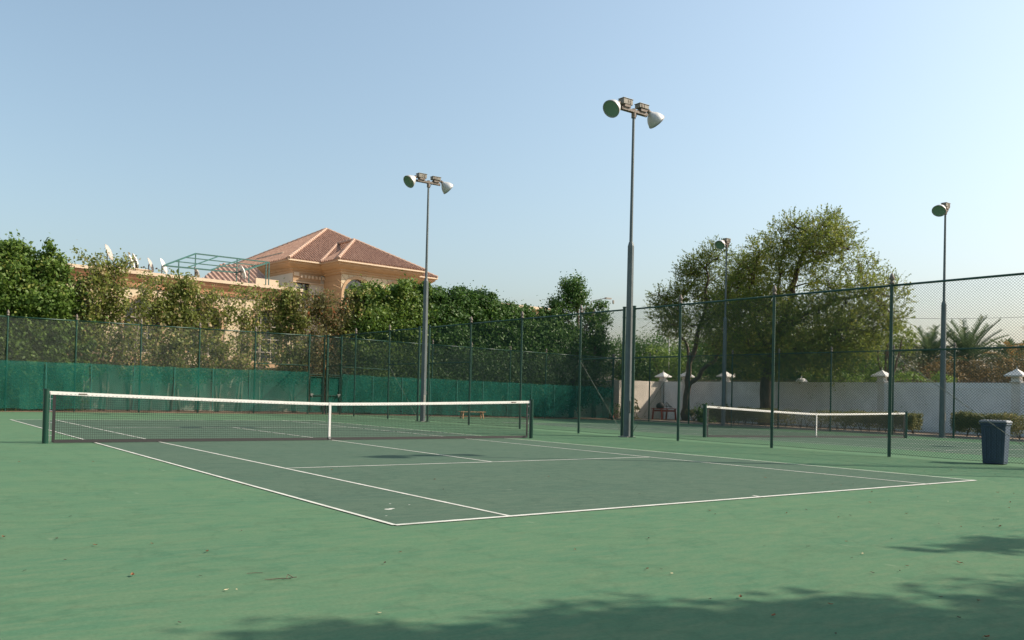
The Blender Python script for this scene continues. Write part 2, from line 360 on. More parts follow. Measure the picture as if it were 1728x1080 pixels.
def fence(label, pts, kinds, group='green chain link fences round the courts', mid=(), brace=(), mesh_from=None, bottom_rail=False):
    """pts: list of (x,y); kinds: 'f' finial post, 'e' plain end post; mid/brace: bay indices"""
    root = empty('chain_link_fence', (0, 0, 0), label, 'fence', group)
    for (x, y), k in zip(pts, kinds):
        g = gz(x); b = MB(); r = .038 if k == 'f' else .048
        b.tube([(x, y, g-.1), (x, y, g+FH+(.03 if k == 'e' else 0))], r, 12); po = b.build('post', M['fgreen'], root, smooth=False)
        if k == 'f':
            b = MB(); b.lathe([(.001, FH+.0), (.055, FH+.0), (.058, FH+.03), (.035, FH+.045), (.03, FH+.07), (.055, FH+.10), (.06, FH+.13), (.045, FH+.17), (.02, FH+.23), (.001, FH+.26)], (x, y, g), 12)
            b.build('finial', M['finial'], po, smooth=True)
        else:
            b = MB(); b.box((x, y, g+.01), (.16, .16, .02)); b.build('base_plate', M['fgreen'], po)
            for zz in (.3, 1.2, 2.0, 2.9, 3.7, FH+.02):
                b = MB(); b.tube([(x, y, g+zz), (x, y, g+zz+.035)], r*1.18, 12); b.build('clamp', M['fgreen'], po)
    for i in range(len(pts)-1):
        a, c = pts[i], pts[i+1]; ga, gc = gz(a[0]), gz(c[0])
        b = MB(); b.tube([(a[0], a[1], ga+FH-.04), (c[0], c[1], gc+FH-.04)], .026, 10)
        b.build('top_rail', M['fgreen'], root, smooth=True)
        z0 = (mesh_from or {}).get(i, .05)
        if z0 > 1:
            b = MB(); b.tube([(a[0], a[1], ga+z0), (c[0], c[1], gc+z0)], .022, 8); b.build('transom', M['fgreen'], root)
        chain_panel(a, c, z0, FH-.04, 'mesh_panel', root)
        if i in mid:
            b = MB(); b.tube([(a[0], a[1], ga+2.45), (c[0], c[1], gc+2.45)], .022, 8); b.build('middle_rail', M['fgreen'], root)
        if z0 < 1:
            b = MB(); b.tube([(a[0], a[1], ga+.08), ((a[0]+c[0])/2, (a[1]+c[1])/2, (ga+gc)/2+.055), (c[0], c[1], gc+.08)], .004, 5); b.build('tension_wire', M['wire'], root)
        for j, d in brace:
            if j == i:
                p, q = (a, c) if d > 0 else (c, a)
                b = MB(); b.tube([(p[0], p[1], gz(p[0])+2.4), (q[0], q[1], gz(q[0])+.12)], .0065, 6); b.build('brace_rod', M['rod'], root)
    return root
X1 = 10.35; Y2 = 20.45; X3 = 31.0
fence('near run of green fence between the courts, bin behind it, right of the tall pole', [(X1, -13.6), (X1, -11.1), (X1, -7.98), (X1, -4.96), (X1, -1.93), (X1, -.17)], 'eefff' 'e', mid=(1, 4), brace=((1, -1), (4, 1)))
fence('middle run of green fence, between the tall lamp pole and the second pole', [(X1, .24), (X1, 2.15), (X1, 5.14), (X1, 8.2), (X1, 11.1)], 'efffe', mid=(0, 3), brace=((0, -1), (3, 1)))
fence('farthest short run of the fence between the courts, ending at the two gates', [(X1, 11.85), (X1, 14.3), (X1, 17.43), (X1, 20.38)], 'effe', mid=(0, 2), brace=((0, -1), (2, 1)))
fence('end fence of the near court carrying the long green windscreen on the left', [(-10.3, Y2), (-7.3, Y2), (-4.51, Y2), (-1.8, Y2), (.97, Y2), (3.68, Y2), (6.46, Y2), (9.36, Y2), (10.22, Y2)], 'fffffffee', mid=(6,), brace=((6, 1),), mesh_from={7: 2.0})
fence('end fence of the neighbouring court, right of the gates, with darker windscreen', [(10.42, Y2), (11.2, Y2), (14.1, Y2), (16.9, Y2), (19.6, Y2), (22.45, Y2), (25.25, Y2), (28.1, Y2), (30.96, Y2)], 'eefffffff', mid=(1, 7), brace=((1, 1), (7, -1)), mesh_from={0: 2.0})
fence('far side fence of the neighbouring court in front of the white wall', [(X3, 20.4), (X3, 17.41), (X3, 14.42), (X3, 11.51), (X3, 8.64), (X3, 5.76), (X3, 2.71), (X3, .05), (X3, -2.9), (X3, -5.9), (X3, -8.9)], 'fffffffffff')
# windscreens
def screen(label, x0, x1, y, z0, z1):
    b = MB(); n = int((x1-x0)/.35)
    nz_ = 5
    def P(i, k):
        x = x0+(x1-x0)*i/n; g = gz(x); s = .035*math.sin(i*.9+k*.5)+.02*math.sin(i*2.3+k*.9)+.015*math.sin(i*4.1-k)
        z = g+z0+(z1-z0)*k/nz_
        if k == nz_: z += .012*math.sin(i*.8)-.035*abs(math.sin(math.pi*i*.35/1.4))**.5*(.6+.4*math.sin(i*.21))
        if k == 0: z += .02*math.sin(i*1.9)+.012*math.sin(i*.53)
        return (x, y-.03+s*(.3+.7*(1-k/nz_)), z)
    for i in range(n):
        for k in range(nz_): b.quad(P(i, k), P(i+1, k), P(i+1, k+1), P(i, k+1))
    o = b.build('windscreen', M['screen'], smooth=True)
    b = MB(); k_ = int((x1-x0)/1.83)
    for i in range(1, k_):
        x = x0+i*1.83; b.box((x, y-.06, gz(x)+(z0+z1)/2), (.045, .004, z1-z0-.06))
    b.build('seam', M['seam'], o)
    return tag(o, label, 'windscreen', 'green fabric windscreens on the end fence')
screen('long green windscreen left of the gates with shrub shadows showing through it', -10.3, 9.3, Y2-.075, .13, 2.13)
screen('green windscreen right of the gates, darker where trees shade it', 11.24, 31.0, Y2-.075, .1, 2.08)
def gate(x0, x1, hinge, label):
    r = empty('court_gate', ((x0+x1)/2, Y2-.02, 0), label, 'gate', 'green court gates'); h = (x1-x0)/2
    b = MB(); R_ = .022
    for x in (-h, h): b.tube([(x, 0, .08), (x, 0, 1.92)], R_, 8)
    for z in (.1, .95, 1.9): b.tube([(-h, 0, z), (h, 0, z)], R_, 8)
    b.build('gate_frame', M['fgreen'], r)
    b = MB(); b.box((0, .03, 1.0), (2*h-.02, .006, 1.78)); b.build('fabric', M['screen'], r)
    b = MB(); b.box((hinge*(h-.06), -.05, .98), (.1, .05, .12)); b.tube([(hinge*(h-.16), -.05, 1.0), (hinge*(h+.03), -.05, 1.0)], .014, 6)
    b.tube([(hinge*(h-.1), -.07, .95), (hinge*(h-.1), -.07, .84)], .02, 6); b.build('latch', M['galv'], r)
    for z in (.35, 1.6):
        b = MB(); b.tube([(-hinge*h, -.01, z), (-hinge*h, -.01, z+.09)], .034, 8); b.build('hinge', M['fgreen'], r)
gate(9.46, 10.16, -1, 'narrow green gate on the left side of the shared corner post')
gate(10.5, 11.13, 1, 'narrow green gate on the right side of the shared corner post')

# ------------------------------------------------------------------ tennis nets
def tennis_net(cx, label, cell, cr):
    g0 = gz(cx); r = empty('tennis_net', (cx, 0, 0), label, 'tennis net', 'tennis nets')
    G = lambda x: gz(cx+x)
    def top(x): return .914+(.145)*(abs(x)/6.4)**1.25
    for s in (-1, 1):
        b = MB(); b.tube([(s*6.42, 0, G(s*6.42)-.05), (s*6.42, 0, G(s*6.42)+1.085)], .058, 20); po = b.build('post', M['postgreen'], r, smooth=False)
        b = MB(); b.tube([(s*6.42, 0, G(s*6.42)+1.085), (s*6.42, 0, G(s*6.42)+1.105)], .062, 20); b.build('post_cap', M['postgreen'], po)
        b = MB()
        for z in (.16, .42, .66, .9): b.tube([(s*6.37, 0, G(s*6.3)+z), (s*6.28, 0, G(s*6.3)+z)], .006, 5)
        b.tube([(s*6.345, -.02, G(s*6.3)+.02), (s*6.35, -.02, G(s*6.3)+1.04)], .006, 5)
        b.build('lacing', M['steel'], r)
        b = MB(); b.box((s*6.27, 0, G(s*6.27)+.50), (.055, .012, .96)); b.build('side_band', M['black'], r)
    V = []
    def cord(a, c, rr):
        a = np.array(a); c = np.array(c); t = c-a; t /= np.linalg.norm(t); n1 = np.array([0, 1, 0]); n2 = np.cross(t, n1)
        o = [n1*rr, -n1*.5*rr+n2*.87*rr, -n1*.5*rr-n2*.87*rr]
        for j in range(3): V.extend([a+o[j], a+o[(j+1) % 3], c+o[(j+1) % 3], c+o[j]])
    xs = np.arange(-6.24, 6.24, cell)
    for x in xs:
        bl = .012*math.sin(x*1.4)
        cord((x, bl*.3, G(x)+.02), (x+.004, 0, G(x)+top(x)-.05), cr)
    K = int(.9/cell)
    sx = np.linspace(-6.25, 6.25, 27)
    for k in range(K+1):
        fr = k/K
        for i in range(26):
            za = G(sx[i])+.025+(top(sx[i])-.06)*fr; zb = G(sx[i+1])+.025+(top(sx[i+1])-.06)*fr
            cord((sx[i], 0, za), (sx[i+1], 0, zb), cr)
    fast_mesh('net_mesh', np.array(V), 4, M['netcord'], r)
    b = MB(); n = 32; ex = np.linspace(-6.36, 6.36, n+1)
    for i in range(n):
        x0, x1 = ex[i], ex[i+1]
        for dy in (-.011, .011):
            b.quad((x0, dy, G(x0)+top(x0)-.068), (x1, dy, G(x1)+top(x1)-.068), (x1, dy*.5, G(x1)+top(x1)), (x0, dy*.5, G(x0)+top(x0)))
        b.quad((x0, -.0055, G(x0)+top(x0)), (x1, -.0055, G(x1)+top(x1)), (x1, .0055, G(x1)+top(x1)), (x0, .0055, G(x0)+top(x0)))
    hb = b.build('headband', M['white'], r)
    b = MB()
    for i in range(150):
        x = -6.2+12.4*i/149; b.box((x, -.0135, G(x)+top(x)-.05), (.035, .002, .004))
    b.build('stitching', M['black'], hb)
    b = MB()
    for x in (-5.72, 5.75): b.box((x, -.014, G(x)+top(x)-.035), (.17, .003, .026))
    b.build('maker_tag', M['finial'], hb)
    b = MB()
    for i in range(n):
        x0, x1 = ex[i]*.985, ex[i+1]*.985
        b.quad((x0, -.02, G(x0)+.012), (x1, -.02, G(x1)+.012), (x1, -.006, G(x1)+.07), (x0, -.006, G(x0)+.07))
        b.quad((x0, .02, G(x0)+.012), (x1, .02, G(x1)+.012), (x1, .006, G(x1)+.07), (x0, .006, G(x0)+.07))
    b.build('bottom_hem', M['black'], r)
    b = MB(); b.box((0, 0, G(0)+.46), (.055, .03, .92)); st = b.build('center_strap', M['white'], r)
    b = MB(); b.box((0, -.022, G(0)+.06), (.06, .012, .06)); b.build('buckle', M['steel'], st)
    return r
tennis_net(0, 'nearest tennis net with white headband across the near court', .0430, .0029)
tennis_net(20.42, 'farther tennis net behind the fence, in front of the hedge', .0430, .0026)

# ------------------------------------------------------------------ floodlight poles
def reflector(parent, base, axis, az):
    """bell shaped reflector, apex at base, opening along axis"""
    axis = Vector(axis).normalized(); q = Vector((0, 0, 1)).rotation_difference(axis).to_matrix()
    b = MB(); b.lathe([(z[0]*.9, z[1]*.92) for z in ((.001, -.02), (.07, -.02), (.085, 0), (.13, .06), (.20, .14), (.26, .24), (.292, .34), (.305, .42), (.30, .425), (.28, .34), (.24, .24))], base, 28, q)
    rf = b.build('reflector', M['dish'], parent, smooth=True)
    b = MB(); b.lathe([(.001, .342), (.135, .348), (.264, .368)], base, 28, q); b.build('lamp_glass', M['glass'], rf, smooth=True)
    b = MB(); b.lathe([(.262, .360), (.282, .366), (.284, .388), (.268, .394)], base, 28, q); b.build('rim', M['galv'], rf, smooth=True)
    return rf
def floodlight(x, y, heads, label, H=10.15, zt=6.05):
    g = gz(x); r = empty('floodlight_pole', (x, y, g), label, 'floodlight', 'floodlight poles of the courts')
    b = MB(); b.tube([(0, 0, -.05), (0, 0, zt-.12), (0, 0, zt)], [.119, .101, .068], 8); b.build('lower_pole', M['pole'], r)
    b = MB(); b.tube([(0, 0, zt), (0, 0, H-.1)], [.055, .040], 8); b.build('upper_pole', M['pole'], r)
    b = MB(); b.box((0, -.0, .012), (.36, .36, .025)); b.box((-.02, -.125, .95), (.1, .02, .35)); b.tube([(.14, -.02, 1.15), (.15, -.02, 1.28)], .018, 6); b.build('base_plate', M['galv'], r)
    b = MB(); b.tube([(.055, .0, H-.25), (.16, -.05, H+.02), (.26, -.06, H+.12)], .012, 5); b.build('lamp_cable', M['rubber'], r); b = MB(); b.tube([(.135, .02, .2), (.13, .02, zt-.3)], .016, 6); b.build('conduit', M['rubber'], r)
    xs = (-.62, .62) if heads == 2 else (-.3, .2)
    b = MB()
    b.bar((xs[0], .035, H-.02), (xs[1], .035, H-.02), .045, .09); b.bar((xs[0]+.05, -.045, H-.02), (xs[1]-.05, -.045, H-.02), .04, .08)
    b.tube([(0, 0, H-.22), (0, 0, H+.06)], .07, 10)
    b.build('crossarm', M['rustarm'], r)
    for s in ((-1, 1) if heads == 2 else (-1,)):
        c = .36*s if heads == 2 else .02
        b = MB(); b.box((c, 0, H+.19), (.40 if heads == 2 else .36, .22, .165 if s < 0 else .12)); b.box((c, 0, H+(.284 if s < 0 else .262)), (.44 if heads == 2 else .40, .25, .022)); bb = b.build('ballast_box', M['ballast'], r, bevel=.012)
        b = MB(); b.box((c, -.114, H+.19), (.012, .01, .11)); b.box((c-.1*s, -.115, H+.19), (.05, .012, .10)); b.build('cover_strip', M['rustarm'], bb)
        b = MB()
        b.bar((c, 0, H+.03), (c, 0, H+.10), .2, .26)
        ax = Vector((s*.80, -.08, -.62)).normalized()
        base = Vector((c+s*.36, 0, H+.08))
        b.bar((c+s*.15, 0, H+.15), tuple(base), .05, .05); b.tube([tuple(base-ax*.10), tuple(base+ax*.02)], .062, 12)
        b.build('bracket', M['rustarm'], r)
        reflector(r, base, ax, 0)
    return r
floodlight(X1, .03, 2, 'tallest looking lamp pole with two dishes, at the gap in the fence between the courts')
floodlight(X1, 11.45, 2, 'second two-dish lamp pole, farther along the fence left of the tallest')
floodlight(X1, -11.45, 2, 'two-dish lamp pole beyond the bin whose shadow crosses the near court')
floodlight(30.62, .35, 1, 'single-dish lamp pole at the right beside the palms')
floodlight(30.62, 11.75, 1, 'single-dish lamp pole in front of the large acacia trees')
floodlight(30.62, -11.3, 1, 'single-dish lamp pole at the far right beyond the photo edge')

# ------------------------------------------------------------------ bin, benches, small things
r = empty('wheeled_bin', (10.68, -10.03, gz(10.68)), 'dark blue grey wheeled bin standing behind the near fence on the right', 'bin', rz=.17); r.scale = (.90, .93, .97)
b = MB()
def ring(w, d, z, ox=0): return [(-w+ox, -d, z), (w+ox, -d, z), (w+ox, d, z), (-w+ox, d, z)]
A = ring(.19, .205, .012, .0); B = ring(.235, .245, .88)
n = len(b.v); b.v += A+B; b.f += [(n, n+3, n+2, n+1)]+[(n+i, n+(i+1) % 4, n+4+(i+1) % 4, n+4+i) for i in range(4)]
b.box((0, 0, .875), (.51, .53, .04))
b.build('body', M['bin'], r, bevel=.015)
b = MB()
for yy in (-.15, -.05, .06, .16):
    n = len(b.v); b.bar((-.197, yy*.9, .1), (-.237, yy, .80), .035, .022)
b.bar((-.262, -.17, .84), (-.262, .17, .84), .03, .03)
b.build('rib', M['bin'], r)
b = MB(); n = len(b.v)
A = ring(.265, .275, .90); B = ring(.265, .275, .93); C_ = ring(.22, .235, .965)
b.v += A+B+C_
for k in (0, 4):
    b.f += [(n+k+i, n+k+(i+1) % 4, n+k+4+(i+1) % 4, n+k+4+i) for i in range(4)]
b.f += [(n, n+3, n+2, n+1), (n+8, n+9, n+10, n+11)]; ld = b.build('lid', M['binlid'], r, bevel=.01)
b = MB(); b.tube([(.28, -.2, .93), (.31, -.2, .95), (.31, .2, .95), (.28, .2, .93)], .012, 8); b.build('handle', M['bin'], ld)
for yy in (-.2, .2):
    b = MB(); b.tube([(.2, yy*.8-.025, .085), (.2, yy*.8+.025, .085)], .085, 16); b.build('wheel', M['rubber'], r)
# low wooden bench
r = empty('wooden_bench', (17.35, 17.3, gz(17.3)), 'low brown wooden bench standing by the middle fence on the far court', 'bench', rz=-.12)
b = MB()
for k in (-.11, 0, .11): b.box((0, k, .35), (1.5, .1, .035))
b.build('seat', M['wood'], r, bevel=.004)
for s in (-.58, .58):
    b = MB(); b.bar((s, -.1, .33), (s+.04*np.sign(s), -.15, 0), .06, .06); b.bar((s, .1, .33), (s+.04*np.sign(s), .15, 0), .06, .06); b.box((s, 0, .30), (.06, .3, .05)); b.build('leg', M['wood'], r)
b = MB(); b.box((0, 0, .11), (1.2, .05, .07)); b.build('stretcher', M['wood'], r)
# red table in the corner
r = empty('red_table', (34.6, 19.3, -.17), 'dark red wooden table with benches in the shaded corner by the white wall', 'table', rz=.1)
b = MB()
for k in range(5): b.box((0, -.32+k*.16, .74), (1.8, .14, .04))
b.build('tabletop', M['redwood'], r)
for s in (-.75, .75):
    for t in (-.3, .3):
        b = MB(); b.bar((s, t, .72), (s, t*1.25, 0), .08, .08); b.build('leg', M['redwood'], r)
b = MB(); b.box((0, -.34, .60), (1.5, .04, .12)); b.box((0, .34, .60), (1.5, .04, .12)); b.build('apron', M['redwood'], r)
r = tag(empty('folded_chair', (34.55, 19.3, -.17+.762)), 'black folding chair lying upturned on the red table', 'chair')
b = MB()
b.tube([(.1, -.15, 0), (.1, -.1, .28), (.3, 0, .42), (.5, .1, .28), (.75, .1, .05)], .018, 6); b.tube([(.15, .15, 0), (.2, .1, .3), (.42, .05, .36), (.7, -.1, .0)], .018, 6); b.build('frame', M['black'], r)
b = MB(); b.box((.45, 0, .14), (.38, .3, .04)); b.build('seat', M['black'], r)
b = MB(); b.lathe([(.001, 0), (.2, 0), (.27, .1), (.25, .24), (.14, .34), (.10, .38), (.001, .37)], (0, 0, 0), 14)
o = b.build('black_bag', M['black'], None, smooth=True); o.location = (34.15, 19.25, -.17+.76); tag(o, 'round black bag sitting on the left end of the red table', 'bag')
# red cone
r = tag(empty('traffic_cone', (31.45, 20.95, -.16)), 'small red cone at the corner of the far court by the end fence', 'cone')
b = MB(); b.box((0, 0, .02), (.42, .42, .04)); b.build('base', M['rubber'], r)
b = MB(); b.lathe([(.17, .04), (.05, .70), (.035, .72), (.001, .72)], (0, 0, 0), 16); b.build('cone_body', M['cone'], r, smooth=True)

# ------------------------------------------------------------------ white boundary wall
WX = 36.5; WT = 2.39
r = empty('white_wall', (WX, 21.04, 0), 'long white boundary wall with capped pillars and spikes on top, right side', 'wall')
b = MB(); b.box((.1, -26, (WT-.3)/2), (.2, 52, WT+.3)); wl = b.build('wall_panel', M['wallw'], r)
b = MB()
for z in (2.12,): b.box((-.012, -26, z), (.03, 51.9, .04))
for k in range(12): b.box((-.004, -3-4.1*k, 1.1), (.012, .03, 2.1))
b.build('moulding', M['wallw'], r)
b = MB()
for k in range(330):
    y = -.35-k*.15
    b.tube([(.1, y, WT-.02), (.1, y, WT+.17+.05*(k % 2))], [.011, .004], 4, cap=False)
b.bar((.1, -.3, WT+.08), (.1, -50, WT+.08), .015, .015)
b.build('top_spikes', M['finial'], r)
def pillar(x, y, first, label_part=None, s=.36):
    b = MB(); b.box((x+.12, y, (WT+.3)/2-.15), (s-.08, s, WT+.3+.0)); b.box((x+.08, y, WT+.15), (s+.02, s-.02, .30)); b.box((x+.08, y, WT+.05), (s+.1, s+.08, .05)); p_ = b.build('pillar', M['cap'], first)
    b = MB(); n = len(b.v); w_ = .40
    b.v += [(x+.08-w_, y-w_, WT+.30), (x+.08+w_, y-w_, WT+.30), (x+.08+w_, y+w_, WT+.30), (x+.08-w_, y+w_, WT+.30), (x+.08-w_, y-w_, WT+.36), (x+.08+w_, y-w_, WT+.36), (x+.08+w_, y+w_, WT+.36), (x+.08-w_, y+w_, WT+.36),
            (x+.08-.12, y-.12, WT+.58), (x+.08+.12, y-.12, WT+.58), (x+.08+.12, y+.12, WT+.58), (x+.08-.12, y+.12, WT+.58), (x+.08, y, WT+.68)]
    b.f += [(n, n+3, n+2, n+1)]+[(n+i, n+(i+1) % 4, n+4+(i+1) % 4, n+4+i) for i in range(4)]+[(n+4+i, n+4+(i+1) % 4, n+8+(i+1) % 4, n+8+i) for i in range(4)]+[(n+8+i, n+8+(i+1) % 4, n+12) for i in range(4)]
    b.tube([(x+.08, y, WT+.64), (x+.08, y, WT+.82)], [.02, .008], 6)
    b.build('cap', M['cap'], p_)
for y in (-.18-21.04, 6.2-21.04, 16.1-21.04, 19.2-21.04, -6.3-21.04, -12.5-21.04): pillar(-.02, y, r)
b = MB()
b.lathe([(.34, 0), (.3, .1), (.2, .2), (.05, .26), (.03, .36), (.001, .36)], (.1, 10.9-21.04, WT), 16); b.build('dome_cap', M['cap'], r, smooth=True)
# wall behind the end fence
r = empty('cream_wall', (36.5, 22.75, 0), 'sunlit cream boundary wall behind the end fence and the row of trees', 'wall')
b = MB(); b.box((-30.25, .1, 1.0), (52.3, .2, 2.5)); b.build('wall_panel', M['wallc'], r)
b = MB(); b.box((-1.95, -1.45, 1.05), (4.1, .2, 2.66)); b.build('wall_panel', M['wallc'], r)
b = MB(); b.box((-4.0, -.72, 1.05), (.2, 1.64, 2.64)); b.build('wall_panel', M['wallc'], r)
b = MB(); b.box((-30.27, .06, 2.28), (52.3, .3, .07)); b.build('coping', M['wallc'], r)
pillar(.02, -1.6, r)

# ------------------------------------------------------------------ villa  (local frame a,b,z)
th = math.radians(5)
V_ = empty('villa', (0, 30, 0), 'large cream and orange villa with red tiled hip roofs behind the trees', 'house', rz=th)
def facade(name, x0, x1, y, z0, z1, ops, mt, depth=.25, nfan=14, parent=None):
    """wall sheet facing -b with arched or square openings (cx, w, zb, zs, arch)"""
    b = MB(); cur = x0
    for cx, w_, zb, zs, arch in sorted(ops):
        l, rr = cx-w_/2, cx+w_/2
        b.quad((cur, y, z0), (l, y, z0), (l, y, z1), (cur, y, z1))
        b.quad((l, y, z0), (rr, y, z0), (rr, y, zb), (l, y, zb))
        if arch:
            pts = [(cx+w_/2*math.cos(math.pi-math.pi*k/nfan), zs+w_/2*math.sin(math.pi*k/nfan)) for k in range(nfan+1)]
        else: pts = [(l, zs), (rr, zs)]
        for (xa, za), (xb, zb_) in zip(pts[:-1], pts[1:]):
            b.quad((xa, y, za), (xb, y, zb_), (xb, y, z1), (xa, y, z1)); b.quad((xa, y, za), (xb, y, zb_), (xb, y+depth, zb_), (xa, y+depth, za))
        b.quad((l, y, zb), (l, y, zs), (l, y+depth, zs), (l, y+depth, zb)); b.quad((rr, y, zb), (rr, y, zs), (rr, y+depth, zs), (rr, y+depth, zb)); b.quad((l, y, zb), (rr, y, zb), (rr, y+depth, zb), (l, y+depth, zb))
        cur = rr
    b.quad((cur, y, z0), (x1, y, z0), (x1, y, z1), (cur, y, z1))
    return b.build(name, mt, parent or V_)
def window(cx, w_, zb, zs, y, arch, rows=(), cols=(), surround=True, frame_m=None):
    b = MB(); n = 16; R_ = w_/2
    if arch: pts = [(cx+R_*math.cos(math.pi*k/n), zs+R_*math.sin(math.pi*k/n)) for k in range(n+1)]
    else: pts = [(cx+R_, zs), (cx-R_, zs)]
    out = [(cx-R_, zb), (cx+R_, zb)]+pts
    b.poly([(x, y+.2, z) for x, z in out]); g = b.build('window', M['pane'], V_)
    b = MB()
    loop = out+[out[0]]
    for (xa, za), (xb, zb_) in zip(loop[:-1], loop[1:]): b.bar((xa, y+.16, za), (xb, y+.16, zb_), .06, .09)
    for z in rows: b.box((cx, y+.165, z), (w_-.02, .05, .07))
    for x in cols: b.box((cx+x*w_, y+.16, (zb+zs)/2+(R_*.45 if arch else 0)), (.06, .05, zs-zb+(R_*.9 if arch else 0)))
    b.build('window_frame', frame_m or M['frame'], g)
    if surround and arch:
        b = MB()
        for k in range(n):
            a0 = math.pi*k/n; a1 = math.pi*(k+1)/n
            P = lambda a, rr, yy: (cx+rr*math.cos(a), yy, zs+rr*math.sin(a))
            for r0, r1 in ((R_+.002, R_+.22),):
                b.quad(P(a0, r0, y-.07), P(a0, r1, y-.07), P(a1, r1, y-.07), P(a1, r0, y-.07))
                b.quad(P(a0, r1, y-.07), P(a0, r1, y), P(a1, r1, y), P(a1, r1, y-.07)); b.quad(P(a0, r0, y-.07), P(a1, r0, y-.07), P(a1, r0, y+.1), P(a0, r0, y+.1))
        for s in (-1, 1): b.box((cx+s*(R_+.11), y-.035, (zb+zs)/2), (.218, .07, zs-zb))
        b.build('surround', M['vorange'], g)
    return g
# low wing
LW0, LW1, LT = -14, 13.5, 7.64
ops = [(-8.0, 2.1, 3.1, 5.1, 1), (-4.0, 2.1, 3.1, 5.1, 1), (-.2, 2.1, 3.1, 5.1, 1), (3.7, 2.1, 3.1, 5.1, 1), (7.44, 2.1, 3.1, 5.1, 1), (11.6, 2.15, 2.9, 5.08, 1)]
facade('low_wing_wall', LW0, LW1, 0, 0, 6.75, ops, M['vcream'])
for cx, w_, zb, zs, a in ops: window(cx, w_, zb, zs, 0, True, rows=(3.5, 4.3, 5.1) if cx > 8 else (4.2, 5.1), cols=(-.17, .17))
b = MB()
b.quad((LW1, 0, 0), (LW1, 9, 0), (LW1, 9, 6.75), (LW1, 0, 6.75)); b.quad((LW0, 0, 0), (LW0, 9, 0), (LW0, 9, 6.75), (LW0, 0, 6.75)); b.build('low_wing_side', M['vcream'], V_)
b = MB()
prof = [(0, 6.75), (-.10, 6.76), (-.10, 6.88), (-.06, 6.90), (-.07, 7.0), (-.22, 7.22), (-.30, 7.38), (-.30, 7.46)]
for (ya, za), (yb, zb) in zip(prof[:-1], prof[1:]): b.quad((LW0, ya, za), (LW1-ya, ya, za), (LW1-yb, yb, zb), (LW0, yb, zb)); b.quad((LW1-ya, ya, za), (LW1-ya, 9, za), (LW1-yb, 9, zb), (LW1-yb, yb, zb))
b.build('low_wing_cornice', M['vband'], V_)
b = MB(); b.box(((LW0+LW1)/2+.2, -.02, 7.55), (LW1-LW0+.4, .72, .18)); b.box((LW1+.05, 4.65, 7.55), (.7, 8.6, .178)); b.build('parapet_lip', M['vlip'], V_)
b = MB(); b.quad((LW0, .3, 7.3), (LW1, .3, 7.3), (LW1, 9, 7.3), (LW0, 9, 7.3)); b.build('roof_deck', M['roofdeck'], V_)
b = MB(); b.box(((LW0+LW1)/2, -.03, 2.62), (LW1-LW0, .07, .5)); b.build('plinth_band', M['vorange'], V_)
for c_, d_ in (((6.4, -.5, 2.7), (1.6, .9, .9)), ((2.6, 1.6, 7.7), (1.6, 1.2, .35)), ((4.4, 2.2, 7.8), (1.0, .9, .45))):
    b = MB(); b.box(c_, d_); b.box((c_[0], c_[1], c_[2]+d_[2]/2+.02), (d_[0]+.08, d_[1]+.08, .05)); b.build('service_box', M['vlip'], V_)
# main two-storey block
EZ = 10.5; C1 = (16.1, 5.5); C2 = (29.8, 5.5); CB = 19.0; AP = (23.35, 12.25, 14.45)
IN = .85
WB0, WB1, WF = C1[0]+IN, C2[0]-IN, C1[1]+IN
facade('main_wall', WB0, WB1, WF, 0, 9.3, [(17.85, 1.1, 7.7, 9.15-.02, 0)], M['vwhite'])
window(17.85, 1.1, 7.7, 9.13, WF, False, rows=(8.4,), cols=(0,), surround=False, frame_m=M['finial'])
b = MB(); b.quad((WB0, WF, 0), (WB0, CB, 0), (WB0, CB, 9.8), (WB0, WF, 9.8)); b.quad((WB1, WF, 0), (WB1, CB, 0), (WB1, CB, 9.8), (WB1, WF, 9.8)); b.quad((WB0, WF, 9.3), (WB1, WF, 9.3), (WB1, WF, 9.8), (WB0, WF, 9.8)); b.build('main_side_wall', M['vwhite'], V_)
def eave(x0, x1, y0, y1, ez, name, ins=.85, top=.0, sides='flr'):
    """cove cornice round a block whose eave rectangle is x0..x1,y0.. ; profile goes in and down"""
    b = MB(); prof = [(0, ez-.02), (0, ez-.13), (.10, ez-.15), (.13, ez-.26), (.36, ez-.44), (.60, ez-.52), (.62, ez-.62), (.74, ez-.66), (.76, ez-.80), (ins+.0, ez-.82)]
    for (ia, za), (ib, zb) in zip(prof[:-1], prof[1:]):
        if 'f' in sides: b.quad((x0+ia, y0+ia, za), (x1-ia, y0+ia, za), (x1-ib, y0+ib, zb), (x0+ib, y0+ib, zb))
        if 'l' in sides: b.quad((x0+ia, y0+ia, za), (x0+ia, y1, za), (x0+ib, y1, zb), (x0+ib, y0+ib, zb))
        if 'r' in sides: b.quad((x1-ia, y0+ia, za), (x1-ia, y1, za), (x1-ib, y1, zb), (x1-ib, y0+ib, zb))
    o = b.build(name, M['vorange'], V_)
    b = MB()
    if 'f' in sides: b.bar((x0-.02, y0-.01, ez-.05), (x1+.02, y0-.01, ez-.05), .05, .10)
    b.build('eave_lip', M['vlip'], o)
    return o
eave(C1[0], C2[0], C1[1], CB, EZ, 'main_cornice')
# dentil band on the middle wall
b = MB(); b.box(((WB0+19.2)/2+.03, WF-.04, 9.33), (19.2-WB0+.06, .08, .70)); b.build('frieze_band', M['vorange'], V_)
b = MB(); b.box((17.2, WF-.07, 9.58), (.42, .16, .26))
for k in range(7): b.box((17.62+k*.31, WF-.11, 9.45), (.17, .14, .22))
b.box((18.2, WF-.1, 9.02), (2.6, .14, .06)); b.build('dentils', M['vlip'], V_)
